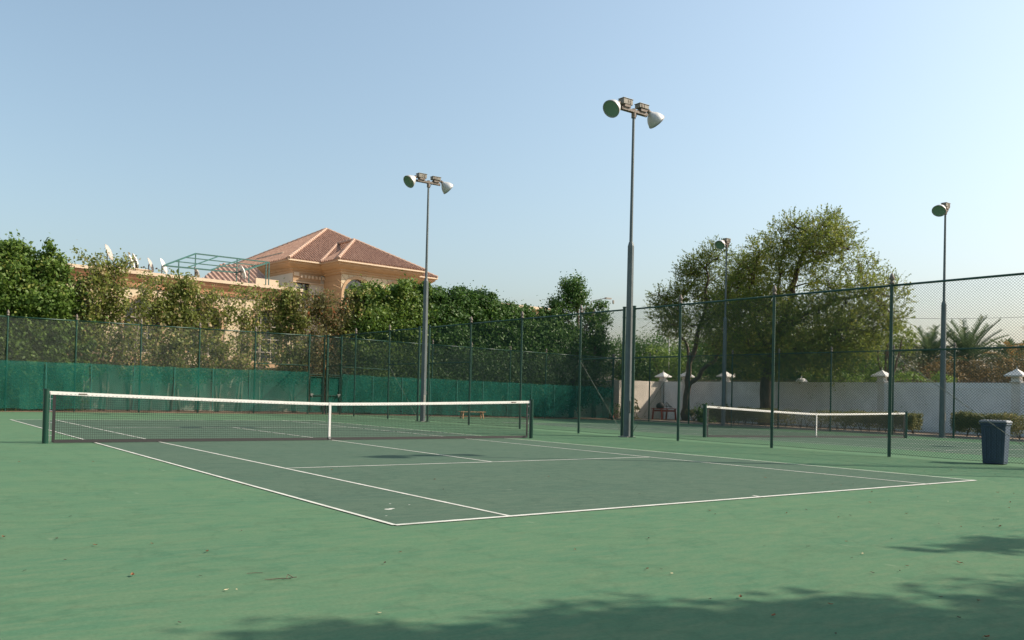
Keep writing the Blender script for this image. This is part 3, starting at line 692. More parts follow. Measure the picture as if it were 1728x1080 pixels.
# front block
F1 = (18.75, 3.15); F2 = (26.65, 3.15)
fw0, fw1, fwy = F1[0]+IN, F2[0]-IN, F1[1]+IN
AW = 2.3
ops = [(20.98, AW, 5.6, 8.22, 1), (24.5, AW, 5.6, 8.22, 1)]
facade('front_wall', fw0, fw1, fwy, 0, 9.7, ops, M['vcream'])
for cx, w_, zb, zs, a in ops: window(cx, w_, zb, zs, fwy, True, rows=(7,), cols=(0,), frame_m=M['finial'])
b = MB(); b.quad((fw0, fwy, 0), (fw0, WF, 0), (fw0, WF, 9.7), (fw0, fwy, 9.7)); b.build('front_side_wall', M['vorange'], V_); b = MB(); b.quad((fw1, fwy, 0), (fw1, WF, 0), (fw1, WF, 9.7), (fw1, fwy, 9.7)); b.build('front_side_wall', M['vorange'], V_)
eave(F1[0], F2[0], F1[1], WF+.2, EZ-.02, 'front_cornice')
b = MB()
for cx, w_, zb, zs, a in ops:
    for k in range(1, 12):
        an = math.pi*k/12; r0 = w_/2+.24; r1 = r0+.75
        x0_, z0_ = cx+r0*math.cos(an), zs+r0*math.sin(an); x1_, z1_ = cx+r1*math.cos(an), zs+r1*math.sin(an)
        if z1_ > 9.66: t = (9.66-z0_)/(z1_-z0_); x1_ = x0_+(x1_-x0_)*t; z1_ = 9.66
        b.bar((x0_, fwy-.004, z0_), (x1_, fwy-.004, z1_), .012, .03)
for k in range(4):
    z = 7.7+k*.46
    for x0_, x1_ in ((fw0+.02, 20.98-AW/2-.9), (20.98+AW/2+.9, 24.5-AW/2-.9), (24.5+AW/2+.9, fw1-.02)):
        if x1_-x0_ > .1: b.box(((x0_+x1_)/2, fwy-.004, z), (x1_-x0_, .012, .025))
b.build('stone_joints', M['joint'], V_)
b = MB()
for k in range(6): b.box((fw0-.004, (fwy+WF)/2, 7.6+k*.4), (.012, WF-fwy-.02, .02))
b.build('side_joints', M['joint'], V_)
b = MB()
for k in range(5): b.box((27.0+k*.4, WF-.1, 9.35), (.2, .14, .3))
b.build('dentils', M['vlip'], V_)
# tiled roofs: ribs run up the slope and are clipped at the hips
def tiled(name, tri, mt=None, per=.25, amp=.10):
    """tri: eaveA, eaveB, then 1 or 2 top points (B side first)"""
    A_, B_ = Vector(tri[0]), Vector(tri[1]); tops = [Vector(t) for t in tri[2:]]
    e = (B_-A_); L = e.length; e.normalize()
    nrm = e.cross(tops[0]-B_ if len(tops) else e).normalized()
    if nrm.z < 0: nrm = -nrm
    up = nrm.cross(e);
    if up.z < 0: up = -up
    T = [((t-A_).dot(e), (t-A_).dot(up)) for t in tops]
    if len(T) == 1: T = [T[0], T[0]]
    (sb, hb), (sa, ha) = T
    def lim(s):
        r_ = []
        if s < sa: r_.append(ha*s/sa if sa > 1e-6 else ha)
        elif s > sb: r_.append(hb*(L-s)/(L-sb) if L-sb > 1e-6 else hb)
        else: r_.append(ha+(hb-ha)*((s-sa)/(sb-sa) if sb-sa > 1e-6 else 0))
        return r_[0]
    b = MB(); N_ = int(L/per*8); prev = None
    for i in range(N_+1):
        s = L*i/N_; h = max(0, lim(s)); ph = (s/per) % 1; w = amp*(math.sin(math.pi*min(1, ph/.62))**.6 if ph < .62 else -.15)
        cols = []; n_ = 10
        for k in range(n_+1):
            t = h*k/n_; cols.append(A_+e*s+up*t+nrm*(w+.012*(1-(k*7 % 3)/3.)))
        if prev:
            for k in range(n_):
                b.quad(prev[k], cols[k], cols[k+1], prev[k+1])
            b.quad(A_+e*(L*(i-1)/N_)-nrm*.06, A_+e*s-nrm*.06, cols[0], prev[0])
        prev = cols
    return b.build(name, mt or M['tile'], V_)
E1 = (C1[0], C1[1], EZ); E2 = (C2[0], C2[1], EZ); E3 = (C2[0], CB, EZ); E4 = (C1[0], CB, EZ)
rt = tiled('main_roof', (E1, E2, AP)); tiled('main_roof_side', (E4, E1, AP)); tiled('main_roof_side', (E2, E3, AP)); tiled('main_roof_side', (E3, E4, AP))
slope = (AP[2]-EZ)/(AP[1]-C1[1])
hw = (F2[0]-F1[0])/2; rz_ = EZ+hw*slope*1.0; fm = (F1[0]+F2[0])/2; ry = C1[1]+(rz_-EZ)/slope; fy = F1[1]+hw
G1 = (F1[0], F1[1], EZ+.01); G2 = (F2[0], F2[1], EZ+.01); GA = (fm, fy, rz_); GB = (fm, ry, rz_)
tiled('front_roof', (G1, G2, GA)); tiled('front_roof_side', ((F1[0], C1[1], EZ), G1, GA, GB)); tiled('front_roof_side', (G2, (F2[0], C1[1], EZ), GB, GA))
def hip(a, c, r=.13):
    b = MB(); a = Vector(a)+Vector((0, 0, .06)); c = Vector(c)+Vector((0, 0, .06)); n_ = max(2, int((c-a).length/.42))
    for k in range(n_): b.tube([a+(c-a)*(k/n_), a+(c-a)*((k+1)/n_+.0)], [r*1.12, r*.9], 8)
    b.build('ridge_tiles', M['ridge'], V_)
for e in (E1, E2, E3, E4): hip(e, AP)
hip(G1, GA); hip(G2, GA); hip(GA, GB); hip((F1[0], C1[1], EZ), GB, .11)
# lower roof slab seen behind the pergola and its pale wall
L1 = (9.6, 6.0, 8.2); L2 = (15.6, 6.0, 8.2); L3 = (15.6, 9.6, 10.15); L4 = (12.9, 9.6, 10.15)
tiled('low_tiled_roof', (L1, L2, L3, L4), M['tilelight'], .42, .12)
b = MB(); b.box((15.0, 6.6, 8.3), (1.8, .2, 1.4)); b.box((12.6, 5.2, 7.5), (3.4, 1.6, .4)); b.build('terrace_wall', M['vlip'], V_)
b = MB()
for k in range(4): b.box((9.6+k*.6, 5.6, 8.0+k*.07), (.42, .3, .45))
b.build('parapet_step', M['vwhite'], V_)
# dormer break on the left slope of the main roof
b = MB(); b.box((18.0, 11.6, 11.45), (.35, 4.2, .34)); b.build('dormer_wall', M['vlip'], V_)
# right wing beyond the trees
b = MB(); b.box((37.6, 8, 4.4), (11, 6, 8.8)); b.build('right_wing_wall', M['vorange'], V_)
b = MB(); b.box((37.6, 8, 8.9), (11.6, 6.6, .22)); b.build('right_wing_lip', M['vlip'], V_)
b = MB(); b.quad((31, 5.5, 0), (31, 5.51, 0), (31, 5.51, .01), (31, 5.5, .01)); 
def roofpt(a, b_, z):
    q = Vector((a, b_, 0)); c, s_ = math.cos(th), math.sin(th); return (q.x*c-q.y*s_, 30+q.x*s_+q.y*c, z)
# roof pergola
r = empty('roof_pergola', roofpt(0, 0, 0), 'green steel pergola frame standing on the flat roof of the villa', 'pergola', rz=th)
P1, P2, P3, P4 = Vector((5.2, .9, 8.29)), Vector((8.93, 5.0, 9.91)), Vector((14.3, 5.0, 9.96)), Vector((9.9, .9, 8.33+.05))
b = MB()
for a, c in ((P1, P2), (P2, P3), (P3, P4), (P4, P1)): b.bar(a, c, .06, .085)
for t in (.33, .66):
    b.bar(P1.lerp(P2, t), P4.lerp(P3, t), .045, .06)
for t in (.30, .62): b.bar(P1.lerp(P4, t), P2.lerp(P3, t), .045, .06)
b.build('roof_frame', M['pergola'], r)
for p in (P2, P3, P1.lerp(P2, .45), P2.lerp(P3, .55), P4.lerp(P3, .35), P3.lerp(P4, .1)):
    b = MB(); b.bar((p.x, p.y, 7.32), (p.x, p.y, p.z), .06, .06); b.build('post', M['pergola'], r)
# satellite dishes
def dish(a, b_, zc, rad, tilt, turn, label, mt='dishw', base=7.3):
    r = empty('satellite_dish', roofpt(a, b_, base), label, 'satellite dish', 'satellite dishes on the villa roof', rz=turn)
    h = zc-base
    b = MB(); b.tube([(0, .12, 0), (0, .12, h)], .035, 8); b.bar((0, .12, h), (0, .02, h), .08, .08); b.build('mast', M['rustarm'], r)
    q = Matrix.Rotation(tilt, 3, 'X')
    b = MB(); b.lathe([(.001, .11), (rad*.5, .085), (rad*.8, .04), (rad, -.02), (rad*1.01, -.035), (rad*.8, .025), (rad*.5, .07), (.001, .095)], (0, 0, h), 24, q)
    d = b.build('dish_bowl', M[mt], r, smooth=True)
    ft = Vector((0, 0, h))+q @ Vector((0, 0, -rad*.95)); lo = Vector((0, 0, h))+q @ Vector((0, -rad*.9, 0))
    b = MB(); b.tube([lo, ft], .012, 5); b.lathe([(.001, -.05), (.045, -.05), (.045, .06), (.001, .06)], ft, 8, q); b.build('feed_arm', M['rustarm'], r)
T90 = math.radians(68)
dish(2.4, 2, 8.85, .52, T90, math.radians(62), 'dark grey dish standing highest at the left end of the villa roof', 'dishg')
dish(3.72, 2, 8.42, .52, T90, math.radians(75), 'white dish left of a close pair of narrow dishes on the villa roof')
dish(4.15, 2.6, 8.62, .50, T90, math.radians(80), 'white dish right of a close pair of narrow dishes on the villa roof')
dish(4.85, 2, 8.42, .46, T90, math.radians(66), 'grey dish between the white pair and the pergola side dish', 'dishg')
dish(5.5, 1.6, 8.38, .50, T90, math.radians(62), 'white dish just left of the green pergola')
dish(7.5, 1.4, 8.15, .40, T90, math.radians(80), 'narrow dish seen edge on inside the left half of the pergola', 'dishg')
dish(10.3, .9, 8.45, .48, T90, math.radians(80), 'white narrow dish under the right half of the pergola')
def chimney(a, b_, z, label):
    bb = MB(); bb.tube([(0, 0, 0), (0, 0, z-7.3)], .06, 8); bb.box((0, 0, z-7.3), (.16, .16, .03)); o = bb.build('vent_pipe', M['finial']); o.location = roofpt(a, b_, 7.3); tag(o, label, 'pipe', 'vent pipes on the villa roof')
for a, z, l_ in ((2.62, 8.35, 'left of the two dark vent pipes beside the highest grey dish'), (2.78, 8.33, 'right of the two dark vent pipes beside the highest grey dish'), (3.2, 8.2, 'lone short vent pipe between the grey dish and the white pair'), (3.55, 8.3, 'lower vent pipe just left of the white pair of dishes'), (3.66, 8.42, 'vent pipe touching the left side of the white pair of dishes'), (4.3, 8.75, 'tallest vent pipe, behind the right side of the white pair')): chimney(a, 2.9, z, l_)
# distant street lamp behind the tall tree
r = empty('street_lamp', (34.9, 26.5, 0), 'street lamp whose head sticks out right of the tall dark tree', 'street lamp')
b = MB(); b.tube([(0, 0, 0), (0, 0, 8.2)], [.09, .05], 8); b.build('pole', M['galv'], r)
b = MB(); b.tube([(0, 0, 8.2), (.9, -.5, 8.45)], .03, 6); b.box((1.1, -.62, 8.45), (.55, .2, .1)); b.box((1.45, -.8, 8.2), (.1, .1, .25)); b.build('lamp_head', M['galv'], r)
# white flag pole behind the corner pillar
b = MB(); b.tube([(0, 0, 0), (0, 0, 6.3)], [.06, .045], 8); o = b.build('white_pole', M['white']); o.location = (41.2, 24.6, 0); tag(o, 'thin white pole rising behind the corner pillar of the wall', 'pole')
# park lamp with two shades
r = empty('park_lamp', (54.5, 9.0, 0), 'twin headed park lamp with white cone shades in front of the palms', 'park lamp')
b = MB(); b.tube([(0, 0, 0), (0, 0, 3.9)], .07, 8); b.bar((-.42, .28, 3.9), (.42, -.28, 3.9), .05, .05); b.build('pole', M['pergola'], r)
for s in (-1, 1):
    b = MB(); c = (s*.42, -s*.28, 3.7); b.lathe([(.33, 0), (.12, .12), (.001, .16)], (c[0], c[1], c[2]-.1), 16); b.lathe([(.001, -.1), (.32, -.09), (.33, 0)], (c[0], c[1], c[2]), 16)
    b.build('lamp_shade', M['dishw'], r, smooth=True)
    b = MB(); b.lathe([(.13, 0), (.2, .12), (.18, .3), (.001, .36)], (c[0], c[1], c[2]), 14); b.build('lamp_globe', M['pergola'], r, smooth=True)
b = MB(); pts = []
for k in range(17):
    t = k/16; pts.append((49.0+14*t, 15.0-9.3*t, 7.35+.65*t-.25*math.sin(math.pi*t)))
b.tube(pts, .014, 4); tag(b.build('overhead_cable', M['rubber']), 'thin overhead cable crossing the sky above the palms', 'cable')
for P in ((49.0, 15.0, 7.35), (63.0, 5.7, 8.0)):
    b = MB(); b.tube([(P[0], P[1], 0), (P[0], P[1], P[2]+.2)], .08, 8); tag(b.build('cable_post', M['galv']), 'slim cable post hidden in the trees beyond the white wall' if P[0] < 50 else 'slim cable post beyond the right edge behind the dry palms', 'post')

# ------------------------------------------------------------------ vegetation
def rand_dirs(n):
    v = rng.normal(size=(n, 3)); return v/np.linalg.norm(v, axis=1)[:, None]
def leaf_quads(C, size, asp=.5, up=.35, outward=None, jit=.35):
    """diamond leaves at points C; outward: preferred facing"""
    n = len(C); nd = rand_dirs(n); nd[:, 2] += up
    if outward is not None: nd += outward*.7
    nd /= np.linalg.norm(nd, axis=1)[:, None]+1e-9
    a = np.cross(nd, rand_dirs(n)); a /= np.linalg.norm(a, axis=1)[:, None]+1e-9; b_ = np.cross(nd, a)
    s = size*(1+jit*rng.normal(size=n).clip(-1.5, 2)); s = s[:, None]
    l = a*s*.5; w_ = b_*s*.5*asp; bend = nd*s*.08
    V = np.stack([C-l, C+w_+bend-l*.1, C+l, C-w_+bend-l*.1], 1)
    return V.reshape(-1, 3)
def lump_points(lumps, dens, shell=.45, gap=0.0, flat=1.0):
    """lumps: (x,y,z,rx,ry,rz); points scattered with an uneven, clumped outline"""
    P = []; O_ = []
    for L in lumps:
        x, y, z, rx, ry, rz = L; n = int(dens*(rx*ry+rx*rz+ry*rz)/3*12)
        # sub clumps
        k = max(6, int(n/70)); cd = rand_dirs(k); cr = rng.uniform(shell, 1.02, k)**.6
        cc = cd*cr[:, None]*np.array([rx, ry, rz]); idx = rng.integers(0, k, n)
        sp = rng.normal(size=(n, 3))*(.17*np.array([rx, ry, rz])+.03)*np.where(rng.uniform(size=n) < .16, 1.9, 1.0)[:, None]
        p = cc[idx]+sp; P.append(p+np.array([x, y, z])); o = p/np.array([rx, ry, rz]); o /= np.linalg.norm(o, axis=1)[:, None]+1e-9; O_.append(o)
    return np.concatenate(P), np.concatenate(O_)
def wobbly(p0, p1, n=6, amp=.08):
    p0 = Vector(p0); p1 = Vector(p1); out = []
    for i in range(n+1):
        t = i/n; q = p0.lerp(p1, t); 
        if 0 < i < n: q += Vector((random.uniform(-1, 1), random.uniform(-1, 1), random.uniform(-.3, .3)))*amp
        out.append(q)
    return out
def row_tree(x, y, top, w, kind, label, stems=2, dens=1.0, low=.6):
    """tree of the row behind the end fence"""
    r = empty('hedge_tree', (x, y, gz(x)), label, 'tree', 'trees in a row behind the end fence')
    b = MB(); nst = stems; tips = []
    for s in range(nst):
        fx = random.uniform(-.18, .18); tx = fx+random.uniform(-.45, .45)*w; ty = random.uniform(-.25, .35)
        pts = wobbly((fx, random.uniform(-.1, .1), 0), (tx, ty, top*random.uniform(.9, 1.0)), 7, .07)
        r0 = .07 if kind in ('sparse', 'autumn') else .09
        b.tube(pts, [r0*(1-.82*i/7) for i in range(8)], 7); tips.append(pts)
    b.build('trunk', M['bark'] if kind in ('sparse', 'autumn') else M['barkd'], r, smooth=True)
    b = MB(); subs = []
    for pts in tips:
        for k in range(48 if kind in ('sparse', 'autumn') else 14):
            i = random.uniform(.22, .98)*7; p = pts[int(i)].lerp(pts[min(int(i)+1, 7)], i % 1)
            an = random.uniform(0, 6.28); ln = w*random.uniform(.2, .85)*(1.1-.45*i/7)
            q = p+Vector((math.cos(an)*ln, math.sin(an)*ln*.65, ln*random.uniform(.35, 1.1)))
            q.y = max(-.95, min(1.6, q.y)); q.z = min(q.z, top)
            b.tube([p, p.lerp(q, .5)+Vector((0, 0, -.03)), q], [.014, .01, .004], 4, cap=False); subs.append((p, q))
    b.build('branches', M['bark'] if kind in ('sparse', 'autumn') else M['barkd'], r)
    if kind in ('sparse', 'autumn'):
        C = []
        for p, q in subs:
            n = int((36 if abs(x-4.5) < 4.2 else 46)*dens*random.uniform(.25, 1.7)); p = np.array(p); q = np.array(q)
            t = rng.uniform(.25, 1.08, n)[:, None]; C.append(p+(q-p)*t+rng.normal(size=(n, 3))*np.array([.17, .14, .17]))
        C = np.concatenate(C); V = leaf_quads(C, .14, .6, .2)
    else:
        lumps = []; z = low
        while z < top-.25:
            fz = (z-low)/(top-low); ww = w*(.82+.35*math.sin(fz*math.pi))*random.uniform(.8, 1.15)
            if fz > .75: ww *= 1.25-fz*.75
            lumps.append((random.uniform(-.35, .35)*w, random.uniform(-.1, .5), min(z, top-.75), ww*.9, min(1.0, ww*.8), random.uniform(.6, .85)))
            z += .62
        for k in range(5): lumps.append((random.uniform(-.8, .8)*w, random.uniform(-.3, .6), random.uniform(low, top-.7), w*.5, w*.45, .55))
        for k in range(5): lumps.append((random.uniform(-.75, .75)*w, random.uniform(-.4, .7), top-random.uniform(.15, .8), random.uniform(.2, .36), .3, random.uniform(.25, .45)))
        for k in range(5): lumps.append((random.choice((-1, 1))*w*random.uniform(.8, 1.1), random.uniform(-.6, .4), random.uniform(low+1, top-1), .3, .3, .35))
        lumps.append((random.uniform(-.2, .2), .2, top-.45, w*.5, w*.45, .5))
        C, O_ = lump_points(lumps, 230*dens, .45)
        C[:, 1] = np.where(C[:, 1] < -1.0, -1.0+.1*rng.normal(size=len(C)), C[:, 1])
        V = leaf_quads(C, .15, .6, .25, O_)
    fast_mesh('crown', V, 4, M[{'sparse': 'sparse', 'dense': 'dense', 'dark': 'dark', 'autumn': 'autumn'}[kind]], r)
    return r
TY = 21.75
ROW = [(-7.6, 6.8, 1.5, 'dense', 'bushy green tree behind the end fence at the left edge, farthest left'),
       (-5.6, 6.8, 1.5, 'dense', 'bushy bright green tree second from the left edge behind the end fence'),
       (-4.0, 7.0, 1.3, 'dense', 'tallest bushy green tree of the leftmost group behind the end fence'),
       (-2.55, 6.55, 1.15, 'dense', 'bushy green tree where the dense left group ends beside the thin trees'),
       (-1.35, 6.95, 1.0, 'sparse', 'thin leafed tree just right of the dense left group, bare grey stems showing'),
       (-.35, 6.9, .9, 'sparse', 'thin tree left of the villa dishes with leaning bare stem'),
       (.75, 6.0, .9, 'sparse', 'thin low tree below the villa dishes'),
       (1.75, 6.55, 1.0, 'sparse', 'fuller thin leafed tree right below the pair of white dishes'),
       (2.75, 6.3, .95, 'sparse', 'fuller thin leafed tree below the dish beside the pergola'),
       (3.4, 6.0, .8, 'sparse', 'thin tree between the fuller pair and the pergola corner tree'),
       (4.05, 5.9, .85, 'sparse', 'sparse tree in front of the cream villa wall below the pergola corner'),
       (5.0, 6.2, .75, 'sparse', 'very sparse tree with straight stem in front of the cream villa wall'),
       (6.25, 6.3, .75, 'sparse', 'very sparse straight tree left of the arched villa window with white bars'),
       (7.55, 6.1, .7, 'sparse', 'open branched tree in front of the arched window with white bars'),
       (9.2, 6.4, .9, 'sparse', 'yellowish tree with round top in front of the white villa wall'),
       (10.2, 6.2, .9, 'autumn', 'thin tree with reddish leaves behind the two gates'),
       (11.3, 6.0, .9, 'autumn', 'thin tree with reddish leaves right of the gates'),
       (12.3, 6.45, 1.0, 'sparse', 'full leafed tree left of the first arch of the villa upper floor'),
       (13.6, 6.85, 1.15, 'dense', 'round topped tree below the left arch of the villa upper floor'),
       (14.9, 6.5, 1.1, 'dense', 'tree between the two arches of the villa upper floor'),
       (16.2, 7.2, 1.1, 'dense', 'round topped tree covering the right arch of the villa, left of the lamp pole'),
       (17.7, 7.15, 1.3, 'dark', 'dark green dense tree right behind the second lamp pole'),
       (19.3, 7.1, 1.35, 'dark', 'dark green dense tree first to the right of the second lamp pole'),
       (21.0, 7.15, 1.4, 'dark', 'dark green dense tree second to the right of the second lamp pole'),
       (22.8, 6.95, 1.4, 'dark', 'dark green dense tree third to the right of the second lamp pole'),
       (24.5, 6.55, 1.3, 'dark', 'dark green dense tree with sloping top before the orange roof edge'),
       (26.2, 6.0, 1.3, 'dark', 'lowest dark green tree below the orange roof edge')]
for x, top, w_, kind, label in ROW:
    dn = {'sparse': 1.0, 'autumn': 1.1, 'dense': 1.0, 'dark': 1.0}[kind]
    if x in (1.75, 2.75, 9.2, 12.3): dn = 2.0
    if x in (4.05, 5.0, 6.25): dn = .8
    if x == 7.55: dn = .5
    row_tree(x, TY+random.uniform(-.1, .2), top+(.25 if kind in ('dense', 'dark') else .15), w_*(1.25 if kind in ('dense', 'dark') else 1.75), kind, label, stems=2 if kind != 'sparse' else random.choice((1, 2, 2)), dens=dn)
# tall dark tree at the right end of the row
r = empty('tall_tree', (28.9, 22.0, gz(28.9)), 'tall dark tree with an egg shaped top standing above the right end of the row', 'tree')
b = MB(); b.tube([(0, 0, 0), (.1, 0, 3), (.45, 0, 5.5), (.35, 0, 7.2), (.1, 0, 8.6)], [.2, .17, .12, .09, .04], 8); b.tube([(.4, 0, 5.4), (-.6, 0, 6.4), (-1.1, 0, 7.2)], [.09, .06, .03], 6); b.tube([(.4, 0, 5.2), (1.4, 0, 6.3), (1.9, 0, 7.2)], [.09, .06, .03], 6)
for a_, c_ in (((.35, 0, 7.0), (-.3, .2, 7.9)), ((.38, 0, 6.4), (1.0, -.2, 7.4))): b.tube([a_, c_], [.05, .02], 5)
b.build('trunk', M['barkd'], r, smooth=True)
lumps = [(-.1, 0, 8.6, .72, .7, .8), (.05, 0, 8.1, .88, .8, .75), (.15, 0, 7.55, .75, .7, .6), (-.8, .1, 7.35, .85, .7, .6), (-2.2, 0, 6.5, .6, .6, .45), (-1.5, .1, 6.75, .75, .7, .55), (-.7, 0, 6.6, .7, .6, .45), (-2.1, 0, 6.1, .6, .6, .45), (-.9, .2, 5.8, 1.0, .8, .6), (.2, .3, 5.6, .7, .7, .5),
         (-.4, 0, 4.6, 1.4, 1.0, .9), (-1.4, 0, 3.2, 1.2, .9, 1.2), (.3, 0, 3.3, 1.3, .9, 1.2), (-.4, 0, 2.1, 1.6, .9, .9), (-.5, 0, 1.2, 1.8, .8, .7)]
C, O_ = lump_points(lumps, 220, .4); fast_mesh('crown', leaf_quads(C, .14, .55, .25, O_), 4, M['dark'], r)
r = empty('bushy_tree', (31.2, 22.3, gz(31)), 'dark bushy tree with flat round top at the right end of the row', 'tree')
b = MB(); b.tube([(0, 0, 0), (-.1, 0, 3), (.1, 0, 6.8)], [.16, .13, .05], 8); b.tube([(-.1, 0, 3), (.8, 0, 4.6)], [.08, .03], 6); b.build('trunk', M['barkd'], r, smooth=True)
lumps = [(.15, 0, 7.2, .85, .7, .55), (-.5, 0, 6.6, .6, .6, .5), (.45, 0, 6.4, .65, .6, .6), (-.4, 0, 5.6, .9, .8, .8), (.3, 0, 5.1, .7, .7, .7), (.8, 0, 4.4, .7, .6, .55), (.9, 0, 3.6, .6, .5, .5), (-.3, 0, 4.2, 1.1, .8, 1.0), (-.1, 0, 3.0, 1.1, .8, 1.0), (-.1, 0, 1.9, 1.2, .7, .8)]
C, O_ = lump_points(lumps, 220, .4); fast_mesh('crown', leaf_quads(C, .14, .55, .25, O_), 4, M['dark'], r)
# acacia trees: feathery sprigs
def sprigs(lumps, dens, per=14, ln=(.45, .95), size=.11, droop=.15):
    tw = []; C = []
    for x, y, z, rx, ry, rz in lumps:
        n = int(dens*(rx*ry+rx*rz+ry*rz)/3*12)
        d = rand_dirs(n); rr = rng.uniform(0, 1, n)**.45; p = d*rr[:, None]*np.array([rx, ry, rz])+np.array([x, y, z])
        t = d*.55+rand_dirs(n)*.55+np.array([0, 0, .42]); t /= np.linalg.norm(t, axis=1)[:, None]
        L_ = rng.uniform(ln[0], ln[1], n)[:, None]; q = p+t*L_-np.array([0, 0, droop])*L_
        tw.append((p, q))
        for k in range(per):
            f = rng.uniform(.05, 1.02, n)[:, None]; c = p+(q-p)*f+rng.normal(size=(n, 3))*.055*(1.15-f); C.append(c)
    P_ = np.concatenate([a for a, _ in tw]); Q_ = np.concatenate([c for _, c in tw])
    return np.concatenate(C), P_, Q_
def twig_mesh(P_, Q_, r_, name, mt, parent):
    t = Q_-P_; t /= np.linalg.norm(t, axis=1)[:, None]; a = np.cross(t, [0.3, .5, .8]); a /= np.linalg.norm(a, axis=1)[:, None]; b_ = np.cross(t, a)
    o = [a*r_, (-.5*a+.87*b_)*r_, (-.5*a-.87*b_)*r_]; V = []
    for j in range(3): V.append(np.stack([P_+o[j], P_+o[(j+1) % 3], Q_+o[(j+1) % 3]*.4, Q_+o[j]*.4], 1).reshape(-1, 3))
    return fast_mesh(name, np.concatenate(V), 4, mt, parent)
def limb(b, pts, r0, r1, amp=.12, n=8):
    out = []; pts = [Vector(p) for p in pts]; K = (len(pts)-1)*n//2
    for i in range(K+1):
        s = i/K*(len(pts)-1); j = min(int(s), len(pts)-2); q = pts[j].lerp(pts[j+1], s-j)
        if 0 < i < K: q = q+Vector((random.uniform(-1, 1), random.uniform(-1, 1), random.uniform(-.5, .5)))*amp
        out.append(q)
    b.tube(out, [r0+(r1-r0)*(i/K)**.8 for i in range(K+1)], 9)
    return out
def acacia(loc, label, limbs, lumps, mtl, trunk_r, dens):
    r = empty('acacia_tree', loc, label, 'tree', 'large acacia trees before the white wall')
    b = MB(); nodes = []
    for pts, r0, r1 in limbs: nodes += limb(b, pts, r0, r1)
    b.build('trunk', M['barkd'], r, smooth=True)
    b = MB()
    for L in lumps:   # a branch from the nearest limb point into each lump, then forks
        c = Vector(L[:3]); near = min(nodes, key=lambda q: (q-c).length+.6*max(0, q.z-c.z)); mid = near.lerp(c, .5)+Vector((0, 0, .12))
        b.tube([near, mid, c], [.055, .04, .022], 6)
        for k in range(7):
            e = c+Vector((random.uniform(-1, 1)*L[3], random.uniform(-1, 1)*L[4], random.uniform(-.5, 1)*L[5]))*.85
            s = near.lerp(c, random.uniform(.45, 1)); b.tube([s, s.lerp(e, .5)+Vector((0, 0, .1)), e], [.024, .016, .006], 4, cap=False)
    b.build('branches', M['barkd'], r)
    C, P_, Q_ = sprigs(lumps, dens); twig_mesh(P_, Q_, .007, 'twigs', M['barkd'], r)
    fast_mesh('crown', leaf_quads(C, .105, .42, .15), 4, M[mtl], r)
    return r
# crown lumps given by their place along the wall (y), height and size
TREE_A = [(8.9, 10.45, 1.35), (10.2, 10.3, 1.2), (7.5, 10.1, 1.15), (11.3, 9.5, 1.2), (9.5, 9.3, 1.3), (7.8, 9.1, 1.3), (6.5, 9.3, 1.0), (6.3, 8.3, .95), (12.1, 10.0, .8), (12.4, 8.6, .95), (8.2, 10.95, .8), (9.8, 11.05, .7),
          (11.2, 6.4, 1.5), (9.6, 5.7, 1.6), (7.9, 5.9, 1.5), (6.4, 6.2, 1.3), (5.2, 6.9, .9), (4.8, 7.3, .6), (5.0, 5.7, .8), (12.9, 6.8, 1.2), (13.2, 5.2, 1.3), (11.5, 4.4, 1.3), (9.8, 3.9, 1.3), (8.2, 3.9, 1.3), (6.7, 4.4, 1.1), (5.6, 5.0, .8), (7.0, 7.2, .8), (10.2, 7.4, .7), (12.0, 7.6, .9), (12.8, 4.0, 1.1), (11.0, 3.4, 1.0), (7.4, 3.4, 1.0), (13.2, 7.9, .9), (12.6, 9.4, .8), (10.6, 8.4, .9), (8.6, 7.8, .9)]
TREE_B = [(17.3, 9.9, .95), (15.9, 10.2, .9), (18.3, 8.6, 1.05), (16.6, 8.8, 1.1), (14.9, 9.0, 1.0), (14.0, 9.6, .7), (19.0, 7.2, 1.0), (17.2, 7.2, 1.25), (15.2, 7.4, 1.25), (20.2, 7.0, .7), (18.9, 6.1, .8), (16.3, 5.8, 1.2), (14.6, 5.9, 1.15), (13.9, 7.6, 1.0), (19.9, 8.0, .5), (20.6, 6.6, .4), (18.0, 9.3, .8), (16.6, 10.6, .6), (19.6, 6.3, .7), (17.8, 7.9, 1.0), (13.4, 8.6, 1.0), (13.6, 9.4, .6), (15.6, 6.5, 1.1), (14.0, 4.6, 1.0), (15.4, 4.7, .9), (17.6, 5.9, 1.0), (19.4, 5.5, .8), (20.5, 6.1, .5), (13.2, 6.4, 1.0), (17.9, 9.5, .7), (19.3, 8.0, .7), (20.0, 7.3, .6)]
def tolocal(T, x0, y0, zoff, spread=1.0):
    out = []
    for y, z, rr in T: out.append((random.uniform(-.9, .9)*spread, y-y0, z-zoff, rr*.95, rr, rr*.85))
    return out
LA = tolocal(TREE_A, 34, 11.5, -.15, 1.5); LA += [(random.choice((-1.6, 1.6)), L[1], L[2]-.1, L[3]*.8, L[4]*.8, L[5]*.8) for L in LA[12:26]]
